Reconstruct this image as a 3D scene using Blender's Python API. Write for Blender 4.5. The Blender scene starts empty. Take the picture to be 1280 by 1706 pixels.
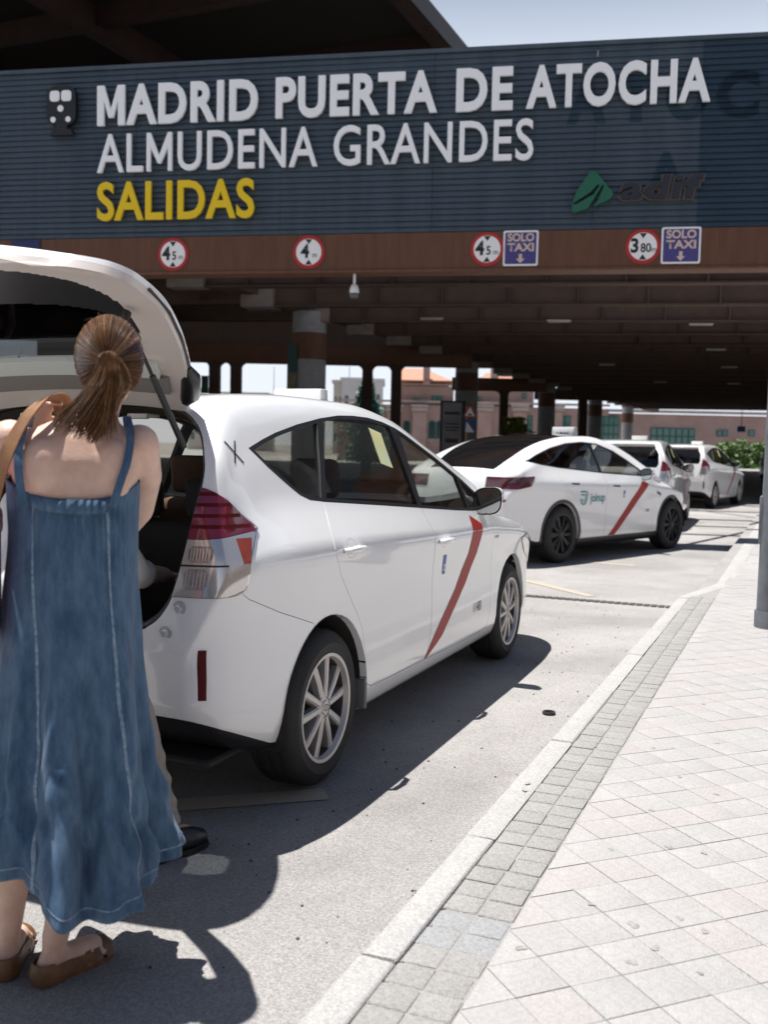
import bpy, bmesh, math, random
import numpy as np
from mathutils import Vector, Matrix
from mathutils.bvhtree import BVHTree
from mathutils.interpolate import poly_3d_calc
random.seed(7); rng = np.random.default_rng(7)
SC = bpy.context.scene
COL = SC.collection
R = math.radians
# ------------------------------------------------------------------ camera
# world: +Y runs along the taxi lane, +X towards the pavement, road surface z = 0
YAW, PITCH, ROLL, CAMH = R(22.81), R(3.78), R(1.2), 1.4094
def cam_axes():
    f0 = Vector((-math.sin(YAW), math.cos(YAW), 0)); r0 = Vector((math.cos(YAW), math.sin(YAW), 0)); u0 = Vector((0, 0, 1))
    f = f0*math.cos(PITCH)-u0*math.sin(PITCH); u = u0*math.cos(PITCH)+f0*math.sin(PITCH)
    return r0*math.cos(ROLL)+u*math.sin(ROLL), u*math.cos(ROLL)-r0*math.sin(ROLL), f
cr, cu, cf = cam_axes()
cam = bpy.data.cameras.new('camera'); camo = bpy.data.objects.new('camera', cam); COL.objects.link(camo)
camo.matrix_world = Matrix(((cr.x, cu.x, -cf.x, 0), (cr.y, cu.y, -cf.y, 0), (cr.z, cu.z, -cf.z, CAMH), (0, 0, 0, 1)))
cam.sensor_fit = 'AUTO'; cam.sensor_width = 36; cam.lens = 35.0; cam.clip_start = .05; cam.clip_end = 3000
cam.dof.use_dof = True; cam.dof.focus_distance = 4.3; cam.dof.aperture_fstop = 3.2
SC.camera = camo
# ------------------------------------------------------------------ sky and sun
SUNV = Vector((-.235, .02, 1)).normalized()          # towards the sun
EL = math.asin(SUNV.z); AZ = math.atan2(SUNV.x, SUNV.y)
world = bpy.data.worlds.new('World'); SC.world = world; world.use_nodes = True
wn = world.node_tree.nodes; wl = world.node_tree.links
sky = wn.new('ShaderNodeTexSky'); sky.sky_type = 'NISHITA'; sky.sun_disc = False
sky.sun_elevation = EL; sky.sun_rotation = AZ; sky.air_density = 1.0; sky.dust_density = .5; sky.ozone_density = 1.0
# summer haze: the clear sky pales towards the horizon on every side
tcw = wn.new('ShaderNodeTexCoord'); sxyz = wn.new('ShaderNodeSeparateXYZ'); wl.new(tcw.outputs['Generated'], sxyz.inputs[0])
hz = wn.new('ShaderNodeMapRange'); hz.interpolation_type = 'SMOOTHSTEP'; hz.inputs[1].default_value = .28; hz.inputs[2].default_value = .50; hz.inputs[3].default_value = .92; hz.inputs[4].default_value = 0; wl.new(sxyz.outputs[2], hz.inputs[0])
hm = wn.new('ShaderNodeMix'); hm.data_type = 'RGBA'; wl.new(hz.outputs[0], hm.inputs[0]); wl.new(sky.outputs[0], hm.inputs[6]); hm.inputs[7].default_value = (11.0, 11.8, 13.2, 1)
bg = wn['Background']; wl.new(hm.outputs[2], bg.inputs[0]); bg.inputs[1].default_value = .05
sun = bpy.data.lights.new('sun', 'SUN'); sun.energy = 5.0; sun.angle = R(.53); sun.color = (1, .972, .935)
suno = bpy.data.objects.new('sun', sun); COL.objects.link(suno)
suno.rotation_euler = SUNV.to_track_quat('Z', 'Y').to_euler(); suno.location = (0, 0, 30)
SC.view_settings.view_transform = 'Standard'; SC.view_settings.look = 'None'
SC.view_settings.exposure = .74; SC.view_settings.gamma = 1; SC.view_settings.use_curve_mapping = False
SC.cycles.use_denoising = True; SC.cycles.denoiser = 'OPENIMAGEDENOISE'
SC.cycles.max_bounces = 8; SC.cycles.transparent_max_bounces = 12; SC.cycles.caustics_reflective = False; SC.cycles.caustics_refractive = False
SC.cycles.sample_clamp_indirect = 6

# ------------------------------------------------------------------ materials
MATS = {}
def mat(name, col, rough=.5, metal=0., var=0., vscale=6., bump=0., bscale=60., coat=0., spec=.5, trans=None, col2=None, detail=6, emit=None, estr=0, stretch=None):
    """Principled material: base colour broken up by noise (var or col2), fine bump."""
    if name in MATS: return MATS[name]
    m = bpy.data.materials.new(name); m.use_nodes = True
    n = m.node_tree.nodes; l = m.node_tree.links; p = n['Principled BSDF']
    p.inputs['Base Color'].default_value = (*col, 1); p.inputs['Roughness'].default_value = rough
    p.inputs['Metallic'].default_value = metal; p.inputs['Coat Weight'].default_value = coat; p.inputs['Coat Roughness'].default_value = .04
    p.inputs['Specular IOR Level'].default_value = spec
    tc = n.new('ShaderNodeTexCoord')
    if var or col2:
        t = n.new('ShaderNodeTexNoise'); t.inputs['Scale'].default_value = vscale; t.inputs['Detail'].default_value = detail; t.inputs['Roughness'].default_value = .65
        if stretch:
            mp = n.new('ShaderNodeMapping'); mp.inputs['Scale'].default_value = stretch; l.new(tc.outputs['Object'], mp.inputs[0]); l.new(mp.outputs[0], t.inputs['Vector'])
        else: l.new(tc.outputs['Object'], t.inputs['Vector'])
        r = n.new('ShaderNodeValToRGB'); r.color_ramp.elements[0].position = .33; r.color_ramp.elements[1].position = .68
        c2 = col2 if col2 else tuple(min(1, c*(1+var)) for c in col); c1 = col if col2 else tuple(c*(1-var) for c in col)
        r.color_ramp.elements[0].color = (*c1, 1); r.color_ramp.elements[1].color = (*c2, 1)
        l.new(t.outputs['Fac'], r.inputs[0]); l.new(r.outputs[0], p.inputs['Base Color'])
    if bump:
        t2 = n.new('ShaderNodeTexNoise'); t2.inputs['Scale'].default_value = bscale; t2.inputs['Detail'].default_value = 4
        l.new(tc.outputs['Object'], t2.inputs['Vector'])
        b = n.new('ShaderNodeBump'); b.inputs['Strength'].default_value = bump; b.inputs['Distance'].default_value = .01
        l.new(t2.outputs['Fac'], b.inputs['Height']); l.new(b.outputs[0], p.inputs['Normal'])
    if emit:
        p.inputs['Emission Color'].default_value = (*emit, 1); p.inputs['Emission Strength'].default_value = estr
    MATS[name] = m; return m
def glass(name, tint, refl=1.0, rough=.0):
    """Thin pane: tinted see-through mixed with a Fresnel mirror."""
    if name in MATS: return MATS[name]
    m = bpy.data.materials.new(name); m.use_nodes = True; n = m.node_tree.nodes; l = m.node_tree.links
    n.remove(n['Principled BSDF']); out = n['Material Output']
    t = n.new('ShaderNodeBsdfTransparent'); t.inputs[0].default_value = (*tint, 1)
    g = n.new('ShaderNodeBsdfGlossy'); g.inputs['Roughness'].default_value = rough; g.inputs[0].default_value = (refl, refl, refl, 1)
    f = n.new('ShaderNodeFresnel'); ge = n.new('ShaderNodeNewGeometry'); io = n.new('ShaderNodeMapRange'); io.inputs[3].default_value = 1.5; io.inputs[4].default_value = 1/1.5
    l.new(ge.outputs['Backfacing'], io.inputs[0]); l.new(io.outputs[0], f.inputs[0])     # thin pane: same reflectance from either face
    mx = n.new('ShaderNodeMixShader'); l.new(f.outputs[0], mx.inputs[0]); l.new(t.outputs[0], mx.inputs[1]); l.new(g.outputs[0], mx.inputs[2])
    l.new(mx.outputs[0], out.inputs[0]); MATS[name] = m; return m

# ------------------------------------------------------------------ object helpers
def tag(o, label=None, cat=None, group=None, kind=None):
    if label: o['label'] = label
    if cat: o['category'] = cat
    if group: o['group'] = group
    if kind: o['kind'] = kind
    return o
def link(o, parent=None):
    COL.objects.link(o)
    if parent is not None: o.parent = parent
    return o
def empty(name, loc=(0, 0, 0), rz=0, label=None, cat=None, group=None):
    o = link(bpy.data.objects.new(name, None)); o.location = loc; o.rotation_euler = (0, 0, rz); o.empty_display_size = .2
    return tag(o, label, cat, group)
def sharp(me, ang=35):
    me.polygons.foreach_set('use_smooth', [True]*len(me.polygons)); me.set_sharp_from_angle(angle=R(ang)); return me
def mesh(V, F, name='m'):
    me = bpy.data.meshes.new(name); me.from_pydata([tuple(v) for v in V], [], [tuple(f) for f in F]); me.update(); return me
def obj(name, me, m=None, parent=None, ang=35, kind=None):
    me.name = name
    o = link(bpy.data.objects.new(name, me), parent)
    if m is not None:
        me.materials.clear(); me.materials.append(m)
    if ang: sharp(me, ang)
    if kind: o['kind'] = kind
    return o
class MB:
    """collects simple shapes into one mesh"""
    def __init__(s): s.V = []; s.F = []
    def add(s, V, F):
        k = len(s.V); s.V += [tuple(v) for v in V]; s.F += [tuple(i+k for i in f) for f in F]; return s
    def box(s, x0, x1, y0, y1, z0, z1):
        V = [(x, y, z) for z in (z0, z1) for y in (y0, y1) for x in (x0, x1)]
        return s.add(V, [(0, 2, 3, 1), (4, 5, 7, 6), (0, 1, 5, 4), (2, 6, 7, 3), (0, 4, 6, 2), (1, 3, 7, 5)])
    def prism(s, poly, a0, a1, ax='x', f=None):
        """poly of 2-D points swept along an axis"""
        n = len(poly)
        def pt(p, a):
            return (a, p[0], p[1]) if ax == 'x' else ((p[0], a, p[1]) if ax == 'y' else (p[0], p[1], a))
        area = sum(poly[i][0]*poly[(i+1) % n][1]-poly[(i+1) % n][0]*poly[i][1] for i in range(n))
        P = list(poly) if area > 0 else list(poly)[::-1]
        if ax == 'y': P = P[::-1]
        V = [pt(p, a0) for p in P]+[pt(p, a1) for p in P]
        F = [tuple(range(n))[::-1], tuple(range(n, 2*n))]+[(i, (i+1) % n, n+(i+1) % n, n+i) for i in range(n)]
        return s.add(V, F)
    def tube(s, pts, r, n=8, cap=True):
        pts = [Vector(p) for p in pts]; rr = r if hasattr(r, '__len__') else [r]*len(pts)
        V = []; up = None
        for i, p in enumerate(pts):
            d = (pts[min(i+1, len(pts)-1)]-pts[max(i-1, 0)]).normalized()
            if up is None: up = d.orthogonal().normalized()
            up = (up-d*up.dot(d)); up = up.normalized() if up.length > 1e-6 else d.orthogonal().normalized()
            w = d.cross(up)
            for k in range(n):
                a = 2*math.pi*k/n; V.append(p+up*(rr[i]*math.cos(a))+w*(rr[i]*math.sin(a)))
        F = [(i*n+k, i*n+(k+1) % n, (i+1)*n+(k+1) % n, (i+1)*n+k) for i in range(len(pts)-1) for k in range(n)]
        if cap: F += [tuple(range(n))[::-1], tuple((len(pts)-1)*n+k for k in range(n))]
        return s.add(V, F)
    def lathe(s, prof, n=32, ax='x', c=(0, 0, 0), closed=False, cap=True):
        """profile of (radius, along) spun about an axis"""
        V = []
        for k in range(n):
            a = 2*math.pi*k/n
            for r, t in prof:
                if ax == 'x': V.append((c[0]+t, c[1]+r*math.cos(a), c[2]+r*math.sin(a)))
                elif ax == 'y': V.append((c[0]+r*math.sin(a), c[1]+t, c[2]+r*math.cos(a)))
                else: V.append((c[0]+r*math.cos(a), c[1]+r*math.sin(a), c[2]+t))
        m = len(prof); F = []
        for k in range(n):
            for i in range(m if closed else m-1):
                j = (i+1) % m; k2 = (k+1) % n
                F.append((k*m+i, k2*m+i, k2*m+j, k*m+j))
        if not closed and cap:
            if prof[0][0] > 1e-6: F.append(tuple(k*m for k in range(n))[::-1])
            if prof[-1][0] > 1e-6: F.append(tuple(k*m+m-1 for k in range(n)))
        return s.add(V, F)
    def mesh(s):
        me = mesh(s.V, s.F); bm = bmesh.new(); bm.from_mesh(me); bmesh.ops.remove_doubles(bm, verts=bm.verts, dist=1e-6)
        bmesh.ops.recalc_face_normals(bm, faces=bm.faces); bm.to_mesh(me); bm.free(); return me
    def build(s, name, m, parent=None, ang=35, bevel=0, seg=2, kind=None):
        me = s.mesh()
        if bevel:
            bm = bmesh.new(); bm.from_mesh(me)
            e = [e for e in bm.edges if len(e.link_faces) == 2 and e.calc_face_angle(0) > R(25)]
            bmesh.ops.bevel(bm, geom=e, offset=bevel, segments=seg, profile=.5, affect='EDGES', clamp_overlap=True); bm.to_mesh(me); bm.free()
        return obj(name, me, m, parent, ang, kind)
def boolean(ma, mb, op):
    a = bpy.data.objects.new('ta', ma); b = bpy.data.objects.new('tb', mb); COL.objects.link(a); COL.objects.link(b)
    md = a.modifiers.new('b', 'BOOLEAN'); md.operation = op; md.solver = 'MANIFOLD'; md.object = b
    dg = bpy.context.evaluated_depsgraph_get(); r = bpy.data.meshes.new_from_object(a.evaluated_get(dg))
    bpy.data.objects.remove(a); bpy.data.objects.remove(b); return r
def cut(a, b): return boolean(a, b, 'DIFFERENCE')
def meet(a, b): return boolean(a, b, 'INTERSECT')
def loose(me):
    """split a mesh into its connected pieces"""
    bm = bmesh.new(); bm.from_mesh(me); bm.verts.ensure_lookup_table(); seen = set(); out = []
    for v in bm.verts:
        if v.index in seen: continue
        st = [v]; seen.add(v.index); comp = []
        while st:
            q = st.pop(); comp.append(q)
            for e in q.link_edges:
                w = e.other_vert(q)
                if w.index not in seen: seen.add(w.index); st.append(w)
        ids = {q.index: i for i, q in enumerate(comp)}; fs = {f for q in comp for f in q.link_faces}
        if len(fs) > 1: out.append(mesh([q.co[:] for q in comp], [[ids[x.index] for x in f.verts] for f in fs]))
    bm.free(); return out
def inset(poly, d):
    """move every side of a polygon inwards by d"""
    n = len(poly); A = sum(poly[i][0]*poly[(i+1) % n][1]-poly[(i+1) % n][0]*poly[i][1] for i in range(n))
    P = [Vector(p) for p in (poly if A > 0 else poly[::-1])]; out = []
    for i in range(n):
        a, b, c = P[i-1], P[i], P[(i+1) % n]; e1 = (b-a).normalized(); e2 = (c-b).normalized()
        n1 = Vector((-e1.y, e1.x)); n2 = Vector((-e2.y, e2.x)); k = n1+n2; k = k/max(.3, k.dot(n1)) if k.length > 1e-6 else n1
        out.append(tuple(b+k*d))
    return out
def spline(xs, ys, q):
    """monotone cubic through the keys"""
    xs = np.asarray(xs, float); ys = np.asarray(ys, float); q = np.asarray(q, float)
    h = np.diff(xs); d = np.diff(ys)/h; m = np.zeros(len(xs)); m[0] = d[0]; m[-1] = d[-1]
    for i in range(1, len(xs)-1):
        if d[i-1]*d[i] > 0:
            w1 = 2*h[i]+h[i-1]; w2 = h[i]+2*h[i-1]; m[i] = (w1+w2)/(w1/d[i-1]+w2/d[i])
    i = np.clip(np.searchsorted(xs, q)-1, 0, len(h)-1); t = np.clip((q-xs[i])/h[i], 0, 1)
    return (2*t**3-3*t**2+1)*ys[i]+(t**3-2*t**2+t)*h[i]*m[i]+(-2*t**3+3*t**2)*ys[i+1]+(t**3-t**2)*h[i]*m[i+1]
def smooth_poly(P, n=6, closed=True):
    """Catmull-Rom through 2-D or 3-D points"""
    P = [Vector(p) for p in P]; N = len(P); out = []
    for i in range(N if closed else N-1):
        g = (lambda k: P[k % N]) if closed else (lambda k: P[max(0, min(N-1, k))])
        a, b, c, d = g(i-1), g(i), g(i+1), g(i+2)
        for k in range(n):
            t = k/n; out.append(tuple(.5*((2*b)+(c-a)*t+(2*a-5*b+4*c-d)*t*t+(3*b-a-3*c+d)*t**3)))
    if not closed: out.append(tuple(P[-1]))
    return out
def text_mesh(s, size=1., bold=0., extrude=0., res=4):
    c = bpy.data.curves.new('t', 'FONT'); c.body = s; c.size = size; c.offset = bold; c.extrude = extrude; c.resolution_u = res
    o = bpy.data.objects.new('t', c); COL.objects.link(o); dg = bpy.context.evaluated_depsgraph_get()
    me = bpy.data.meshes.new_from_object(o.evaluated_get(dg)); bpy.data.objects.remove(o)
    me.materials.clear(); return me
def verts(me):
    a = np.empty(len(me.vertices)*3); me.vertices.foreach_get('co', a); return a.reshape(-1, 3)
def setv(me, a): me.vertices.foreach_set('co', np.asarray(a, float).ravel()); me.update()
def copy_tree(o, parent=None):
    c = o.copy(); COL.objects.link(c)
    if parent is not None: c.parent = parent
    for ch in o.children: copy_tree(ch, c)
    return c
# ================================================================== ground, road, kerb, paving
def ground_mat(name, c1, c2, spk, bump, sc=1., bumpd=.004, stain=.08):
    """granular surface: broad blotches, stone-chip speckle, fine relief"""
    m = bpy.data.materials.new(name); m.use_nodes = True; n = m.node_tree.nodes; l = m.node_tree.links; p = n['Principled BSDF']
    tc = n.new('ShaderNodeTexCoord')
    a = n.new('ShaderNodeTexNoise'); a.inputs['Scale'].default_value = 1.3*sc; a.inputs['Detail'].default_value = 8; a.inputs['Roughness'].default_value = .7
    b = n.new('ShaderNodeTexVoronoi'); b.inputs['Scale'].default_value = 210*sc
    c = n.new('ShaderNodeTexNoise'); c.inputs['Scale'].default_value = 85*sc; c.inputs['Detail'].default_value = 5; c.inputs['Roughness'].default_value = .75
    for t in (a, b, c): l.new(tc.outputs['Object'], t.inputs['Vector'])
    r = n.new('ShaderNodeValToRGB'); r.color_ramp.elements[0].position = .3; r.color_ramp.elements[1].position = .72
    r.color_ramp.elements[0].color = (*c1, 1); r.color_ramp.elements[1].color = (*c2, 1); l.new(a.outputs['Fac'], r.inputs[0])
    sep = n.new('ShaderNodeSeparateColor'); l.new(b.outputs['Color'], sep.inputs[0])
    mp = n.new('ShaderNodeMapRange'); mp.inputs[3].default_value = 1-spk; mp.inputs[4].default_value = 1+spk; l.new(sep.outputs[0], mp.inputs[0])
    mp2 = n.new('ShaderNodeMapRange'); mp2.inputs[1].default_value = .3; mp2.inputs[2].default_value = .7; mp2.inputs[3].default_value = 1-spk*.7; mp2.inputs[4].default_value = 1+spk*.7; l.new(c.outputs['Fac'], mp2.inputs[0])
    mu = n.new('ShaderNodeMath'); mu.operation = 'MULTIPLY'; l.new(mp.outputs[0], mu.inputs[0]); l.new(mp2.outputs[0], mu.inputs[1])
    v = n.new('ShaderNodeVectorMath'); v.operation = 'SCALE'; l.new(r.outputs[0], v.inputs[0]); l.new(mu.outputs[0], v.inputs['Scale'])
    st = n.new('ShaderNodeTexNoise'); st.inputs['Scale'].default_value = .55*sc; st.inputs['Detail'].default_value = 7; st.inputs['Roughness'].default_value = .6; st.inputs['Distortion'].default_value = .6; l.new(tc.outputs['Object'], st.inputs['Vector'])
    sr = n.new('ShaderNodeMapRange'); sr.inputs[1].default_value = .36; sr.inputs[2].default_value = .62; sr.inputs[3].default_value = 1-stain; sr.inputs[4].default_value = 1+stain*.4; l.new(st.outputs['Fac'], sr.inputs[0])
    v2 = n.new('ShaderNodeVectorMath'); v2.operation = 'SCALE'; l.new(v.outputs[0], v2.inputs[0]); l.new(sr.outputs[0], v2.inputs['Scale']); v = v2
    l.new(v.outputs[0], p.inputs['Base Color']); p.inputs['Roughness'].default_value = .9; p.inputs['Specular IOR Level'].default_value = .25
    bp = n.new('ShaderNodeBump'); bp.inputs['Strength'].default_value = bump; bp.inputs['Distance'].default_value = bumpd
    ad = n.new('ShaderNodeMath'); ad.operation = 'ADD'; l.new(b.outputs['Distance'], ad.inputs[0]); l.new(c.outputs['Fac'], ad.inputs[1])
    l.new(ad.outputs[0], bp.inputs['Height']); l.new(bp.outputs[0], p.inputs['Normal'])
    return m
M_road = ground_mat('asphalt_worn', (.295, .281, .27), (.36, .345, .332), .24, .9, stain=.20)
M_earth = ground_mat('far_ground', (.20, .19, .18), (.25, .24, .22), .2, .3, .2)
def sheet(name, x0, x1, y0, y1, z, m, nx=1, ny=1):
    V = [(x0+(x1-x0)*i/nx, y0+(y1-y0)*j/ny, z) for j in range(ny+1) for i in range(nx+1)]
    F = [(j*(nx+1)+i, j*(nx+1)+i+1, (j+1)*(nx+1)+i+1, (j+1)*(nx+1)+i) for j in range(ny) for i in range(nx)]
    return obj(name, mesh(V, F), m, None, 0, 'structure')
sheet('ground', -900, 900, -300, 1500, -.03, M_earth)
sheet('road', -60, -.86, -8, 130, 0, M_road)
PZ = .12          # pavement level
KX0, KX1, PX1 = -.99, -.885, -.675   # kerb road edge, kerb inner edge, sett strip outer edge
M_granite = ground_mat('kerb_granite', (.35, .342, .332), (.40, .391, .38), .20, .5, 1.2)
M_sett = [ground_mat('sett_%s' % k, a, b, .16, .6, 1.) for k, a, b in (('warm', (.262, .254, .244), (.307, .299, .288)), ('pale', (.28, .272, .261), (.325, .316, .305)), ('cool', (.265, .268, .272), (.31, .314, .318)))]
M_slab = [ground_mat('slab_%s' % k, a, b, .10, .45, 1., stain=.10) for k, a, b in (('cream', (.330, .318, .309), (.375, .363, .354)), ('pink', (.334, .314, .306), (.377, .357, .349)), ('grey', (.318, .309, .302), (.362, .352, .345)))]
M_mortar = ground_mat('mortar', (.275, .262, .254), (.335, .322, .312), .15, .5, 1.5)
pave = sheet('pavement', -.87, 30, -40, 130, PZ-.0030, M_mortar)
def worn_block(w, d, h, bev, seed):
    """block lying on z=0, top at h, edges rounded and a little uneven"""
    r = random.Random(seed); me = MB().box(-w/2, w/2, -d/2, d/2, 0, h).mesh(); bm = bmesh.new(); bm.from_mesh(me)
    bmesh.ops.bevel(bm, geom=[e for e in bm.edges if e.verts[0].co.z > h*.5 or e.verts[1].co.z > h*.5], offset=bev, segments=2, profile=.5, affect='EDGES')
    for v in bm.verts: v.co += Vector((r.uniform(-1, 1), r.uniform(-1, 1), r.uniform(-.6, .6)))*bev*.3
    bm.to_mesh(me); bm.free(); return sharp(me, 50)
# kerb: granite stones of uneven length; steps back beyond the drain
kerb = empty('kerb', (KX0, 0, 0)); kerb['kind'] = 'structure'; kerb.location = (0, 0, 0)
ks = [-2.1, -1.0, .15, 1.25, 2.255, 3.12, 4.33, 5.36, 6.42, 7.35, 8.35, 9.15]
for i in range(len(ks)-1):
    a, b = ks[i], ks[i+1]; me = worn_block(KX1-KX0-.004, b-a-.007, PZ+.2, .010, i)
    o = obj('kerb_stone', me, M_granite, kerb, 0); o.location = ((KX0+KX1)/2+random.uniform(-.002, .002), (a+b)/2, -.2+random.uniform(-.003, .002))
for a in np.arange(10.3, 44, 1.05):
    me = worn_block(.16, 1.043, PZ+.2, .010, int(a*7)); o = obj('kerb_stone', me, M_granite, kerb, 0); o.location = (-.67, a+.52, -.2)
V = [(-.99, 9.155), (-.885, 9.155), (-.595, 10.29), (-.752, 10.29)]
o = MB().prism(V, -.2, PZ, 'z').build('kerb_stone', M_granite, kerb, 40, .008)
# two rows of small setts
sett_me = [[worn_block(.1, .1, .05, .006, 50+k) for k in range(4)] for _ in M_sett]
for k, L in enumerate(sett_me):
    for me in L: me.materials.append(M_sett[k])
y = 1.0; i = 0
while y < 9.2:
    for r in (0, 1):
        k = 2 if (2.28 < y < 2.52) else random.choice((0, 0, 1))
        o = link(bpy.data.objects.new('sett', sett_me[k][random.randrange(4)]), pave)
        o.location = (KX1+.0525+r*.105+random.uniform(-.0015, .0015), y+.052+random.uniform(-.002, .002), PZ-.048+random.uniform(-.0012, .0010)-(.0022 if 2.05 < y < 2.52 else 0))
        o.rotation_euler = (random.uniform(-.008, .008), random.uniform(-.008, .008), random.choice((0, 1, 2, 3))*math.pi/2+random.uniform(-.012, .012))
    y += .105
# square slabs laid on the diagonal
TS = .1495; slab_me = [[worn_block(TS-.0022, TS-.0022, .03, .0010, 90+k) for k in range(4)] for _ in M_slab]
for k, L in enumerate(slab_me):
    for me in L: me.materials.append(M_slab[k])
cells = []
ex = Vector((1, 1))/math.sqrt(2)*TS; ey = Vector((-1, 1))/math.sqrt(2)*TS; o0 = Vector((-.569, 3.062))
for a in range(-70, 90):
    for b in range(-70, 90):
        c = o0+ex*(a+.5)+ey*(b+.5)
        if c.x > PX1-.105 and c.x < 1.6 and .6 < c.y < 12.5: cells.append((c, a, b))
def slab_parts(c):
    """square clipped by the sett strip"""
    P = [c+(ex*i+ey*j)*.5*(1-.0022/TS) for i, j in ((-1, -1), (1, -1), (1, 1), (-1, 1))]; xm = PX1+.004; out = []
    for i in range(4):
        p, q = P[i], P[(i+1) % 4]
        if p.x >= xm: out.append(p)
        if (p.x-xm)*(q.x-xm) < 0: t = (xm-p.x)/(q.x-p.x); out.append(p+(q-p)*t)
    return out
def edge_x(yy): return -.03*yy-.02      # right side of what the photograph shows of the pavement
cells.sort(key=lambda t: (t[0].x > edge_x(t[0].y)+.15, t[0].y))
far = MB(); nslab = 0
for c, a, b in cells:
    if c.y > 9.15 and c.x < -.72: continue
    k = 1 if random.random() < .2 else random.choice((0, 0, 2)); dz = random.uniform(-.0009, .0006)
    whole = min(p.x for p in (c+ex*.5, c-ex*.5, c+ey*.5, c-ey*.5)) > PX1+.004
    if nslab < 300 and c.y < 8.6 and c.x < edge_x(c.y)+.15 and c.y > 1.5:
        if whole:
            o = link(bpy.data.objects.new('slab', slab_me[k][random.randrange(4)]), pave); o.location = (c.x, c.y, PZ-.03+dz)
            o.rotation_euler = (random.uniform(-.003, .003), random.uniform(-.003, .003), math.pi/4+random.choice((0, 1, 2, 3))*math.pi/2)
        else:
            P = slab_parts(c)
            if len(P) < 3: continue
            o = MB().prism([tuple(p) for p in P], PZ-.03, PZ+dz, 'z').build('slab', M_slab[k], pave, 40)
        nslab += 1
    else:
        P = slab_parts(c)
        if len(P) >= 3: far.prism([tuple(p) for p in P], PZ-.03, PZ+dz, 'z')
for i in range(26):
    for j in range(34):
        if len(far.F) < 40000: far.box(1.72+i*.6, 1.72+i*.6+.594, -8+j*.6, -8+j*.6+.594, PZ-.03, PZ+random.uniform(-.002, .001))
far.build('paving_slabs', M_slab[0], pave, 40, kind='stuff')
big = MB()
for i in range(40):
    for j in range(30):
        x0 = -.585+i*.6; y0 = 12.55+j*1.0
        if x0 > 1.5 or True: big.box(x0, x0+.592, y0, y0+.992, PZ-.03, PZ+random.uniform(-.002, .001))
        if len(big.F) > 7000: break
big.build('paving_slabs', M_slab[2], pave, 40, kind='stuff')
# chewing gum and dirt spots pressed flat on the slabs
M_gum = mat('old_gum', (.25, .24, .23), .8, var=.3, vscale=60)
gum = []
for (gx, gy, gr) in [(-.372, 2.705, .016), (-.26, 2.80, .011), (-.19, 2.75, .011), (-.50, 2.78, .010), (-.30, 2.60, .012), (-.345, 2.50, .013), (-.18, 2.52, .008), (-.73, 3.72, .012), (-.80, 3.66, .010), (-.92, 3.62, .010), (-.93, 3.70, .010), (-.52, 3.2, .009), (-.45, 3.62, .010), (-.78, 4.3, .011), (-.40, 4.05, .009), (-.35, 3.3, .012), (-.55, 4.4, .010), (-.62, 2.45, .013), (-.24, 3.3, .009), (-.3, 4.6, .01), (-.42, 5.3, .012), (-.25, 3.9, .011)]+[(random.uniform(-.95, -.1), random.uniform(2, 8), random.uniform(.005, .011)) for _ in range(4)]:
    n = 14; ph = random.random()*6; P = []
    for k in range(n):
        a = 2*math.pi*k/n; rr = gr*(1+.25*math.sin(2*a+ph)+.15*math.sin(3*a+2*ph)); P.append((gx+rr*math.cos(a), gy+rr*1.1*math.sin(a)))
    o = obj('gum_spot', mesh([(*p, PZ+.0013) for p in P], [tuple(range(n))]), M_gum, pave, 0)
# small litter on the road: stones and chips, one joined scatter
lit = MB()
for i_ in range(520):
    x = random.uniform(-2.2, -1.0) if i_ < 220 else -1.0-abs(random.gauss(0, .035)); y = random.uniform(1.6, 9); r = random.choice((.002, .003, .003, .005))
    lit.add([(x+r*random.uniform(.6, 1.4)*math.cos(a), y+r*random.uniform(.6, 1.4)*math.sin(a), z) for z in (0, r*.9) for a in (0, 1.3, 2.4, 3.9, 5.1)], [(4, 3, 2, 1, 0), (5, 6, 7, 8, 9)]+[(i, (i+1) % 5, 5+(i+1) % 5, 5+i) for i in range(5)])
tag(lit.build('road_grit', mat('grit', (.09, .08, .075), .9, var=.5, vscale=40)), 'dark grit and small chips scattered on the road by the kerb', 'grit', kind='stuff')
# road paint
M_yellow = mat('worn_yellow_paint', (.42, .345, .22), .8, col2=(.335, .31, .285), vscale=22, detail=9)
M_white = mat('worn_white_paint', (.42, .41, .39), .8, col2=(.31, .295, .28), vscale=14, detail=9)
def strip(name, a, b, w, m, z=.004):
    a = Vector(a); b = Vector(b); n = (b-a).normalized(); n = Vector((-n.y, n.x))*w/2
    return obj(name, mesh([(*(a-n), z), (*(b-n), z), (*(b+n), z), (*(a+n), z)], [(0, 1, 2, 3)]), m, None, 0, 'structure')

strip('lane_marking', (-2.95, 10.62), (-1.84, 9.60), .11, M_yellow); strip('lane_marking', (-2.55, 12.55), (-1.86, 12.46), .11, M_yellow)
strip('lane_marking', (-2.35, 3.05), (-1.72, 3.55), .13, M_yellow)
# slot drain across the lane
dr = MB()
for k in range(26): dr.box(-2.75+k*.066, -2.75+k*.066+.052, 9.24, 9.36, -.002, .008)
tag(dr.build('drain_grate', mat('cast_iron', (.075, .07, .065), .65, metal=.3, var=.3, vscale=30)), kind='structure').rotation_euler = (0, 0, 0)
b = MB().box(-.99-.02, -.86, 9.0, 9.12, -.02, .1); 
# rubber ring lying by the kerb
cap = MB().lathe([(.026, .001), (.033, .001), (.036, .008), (.033, .016), (.026, .016), (.023, .008)], 28, 'z', (0, 0, 0), True).build('rubber_ring', mat('ring_rubber', (.02, .019, .018), .6)); cap.location = (-1.196, 5.176, 0)
tag(cap, 'small black rubber ring lying on the road beside the kerb', 'ring')
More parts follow.
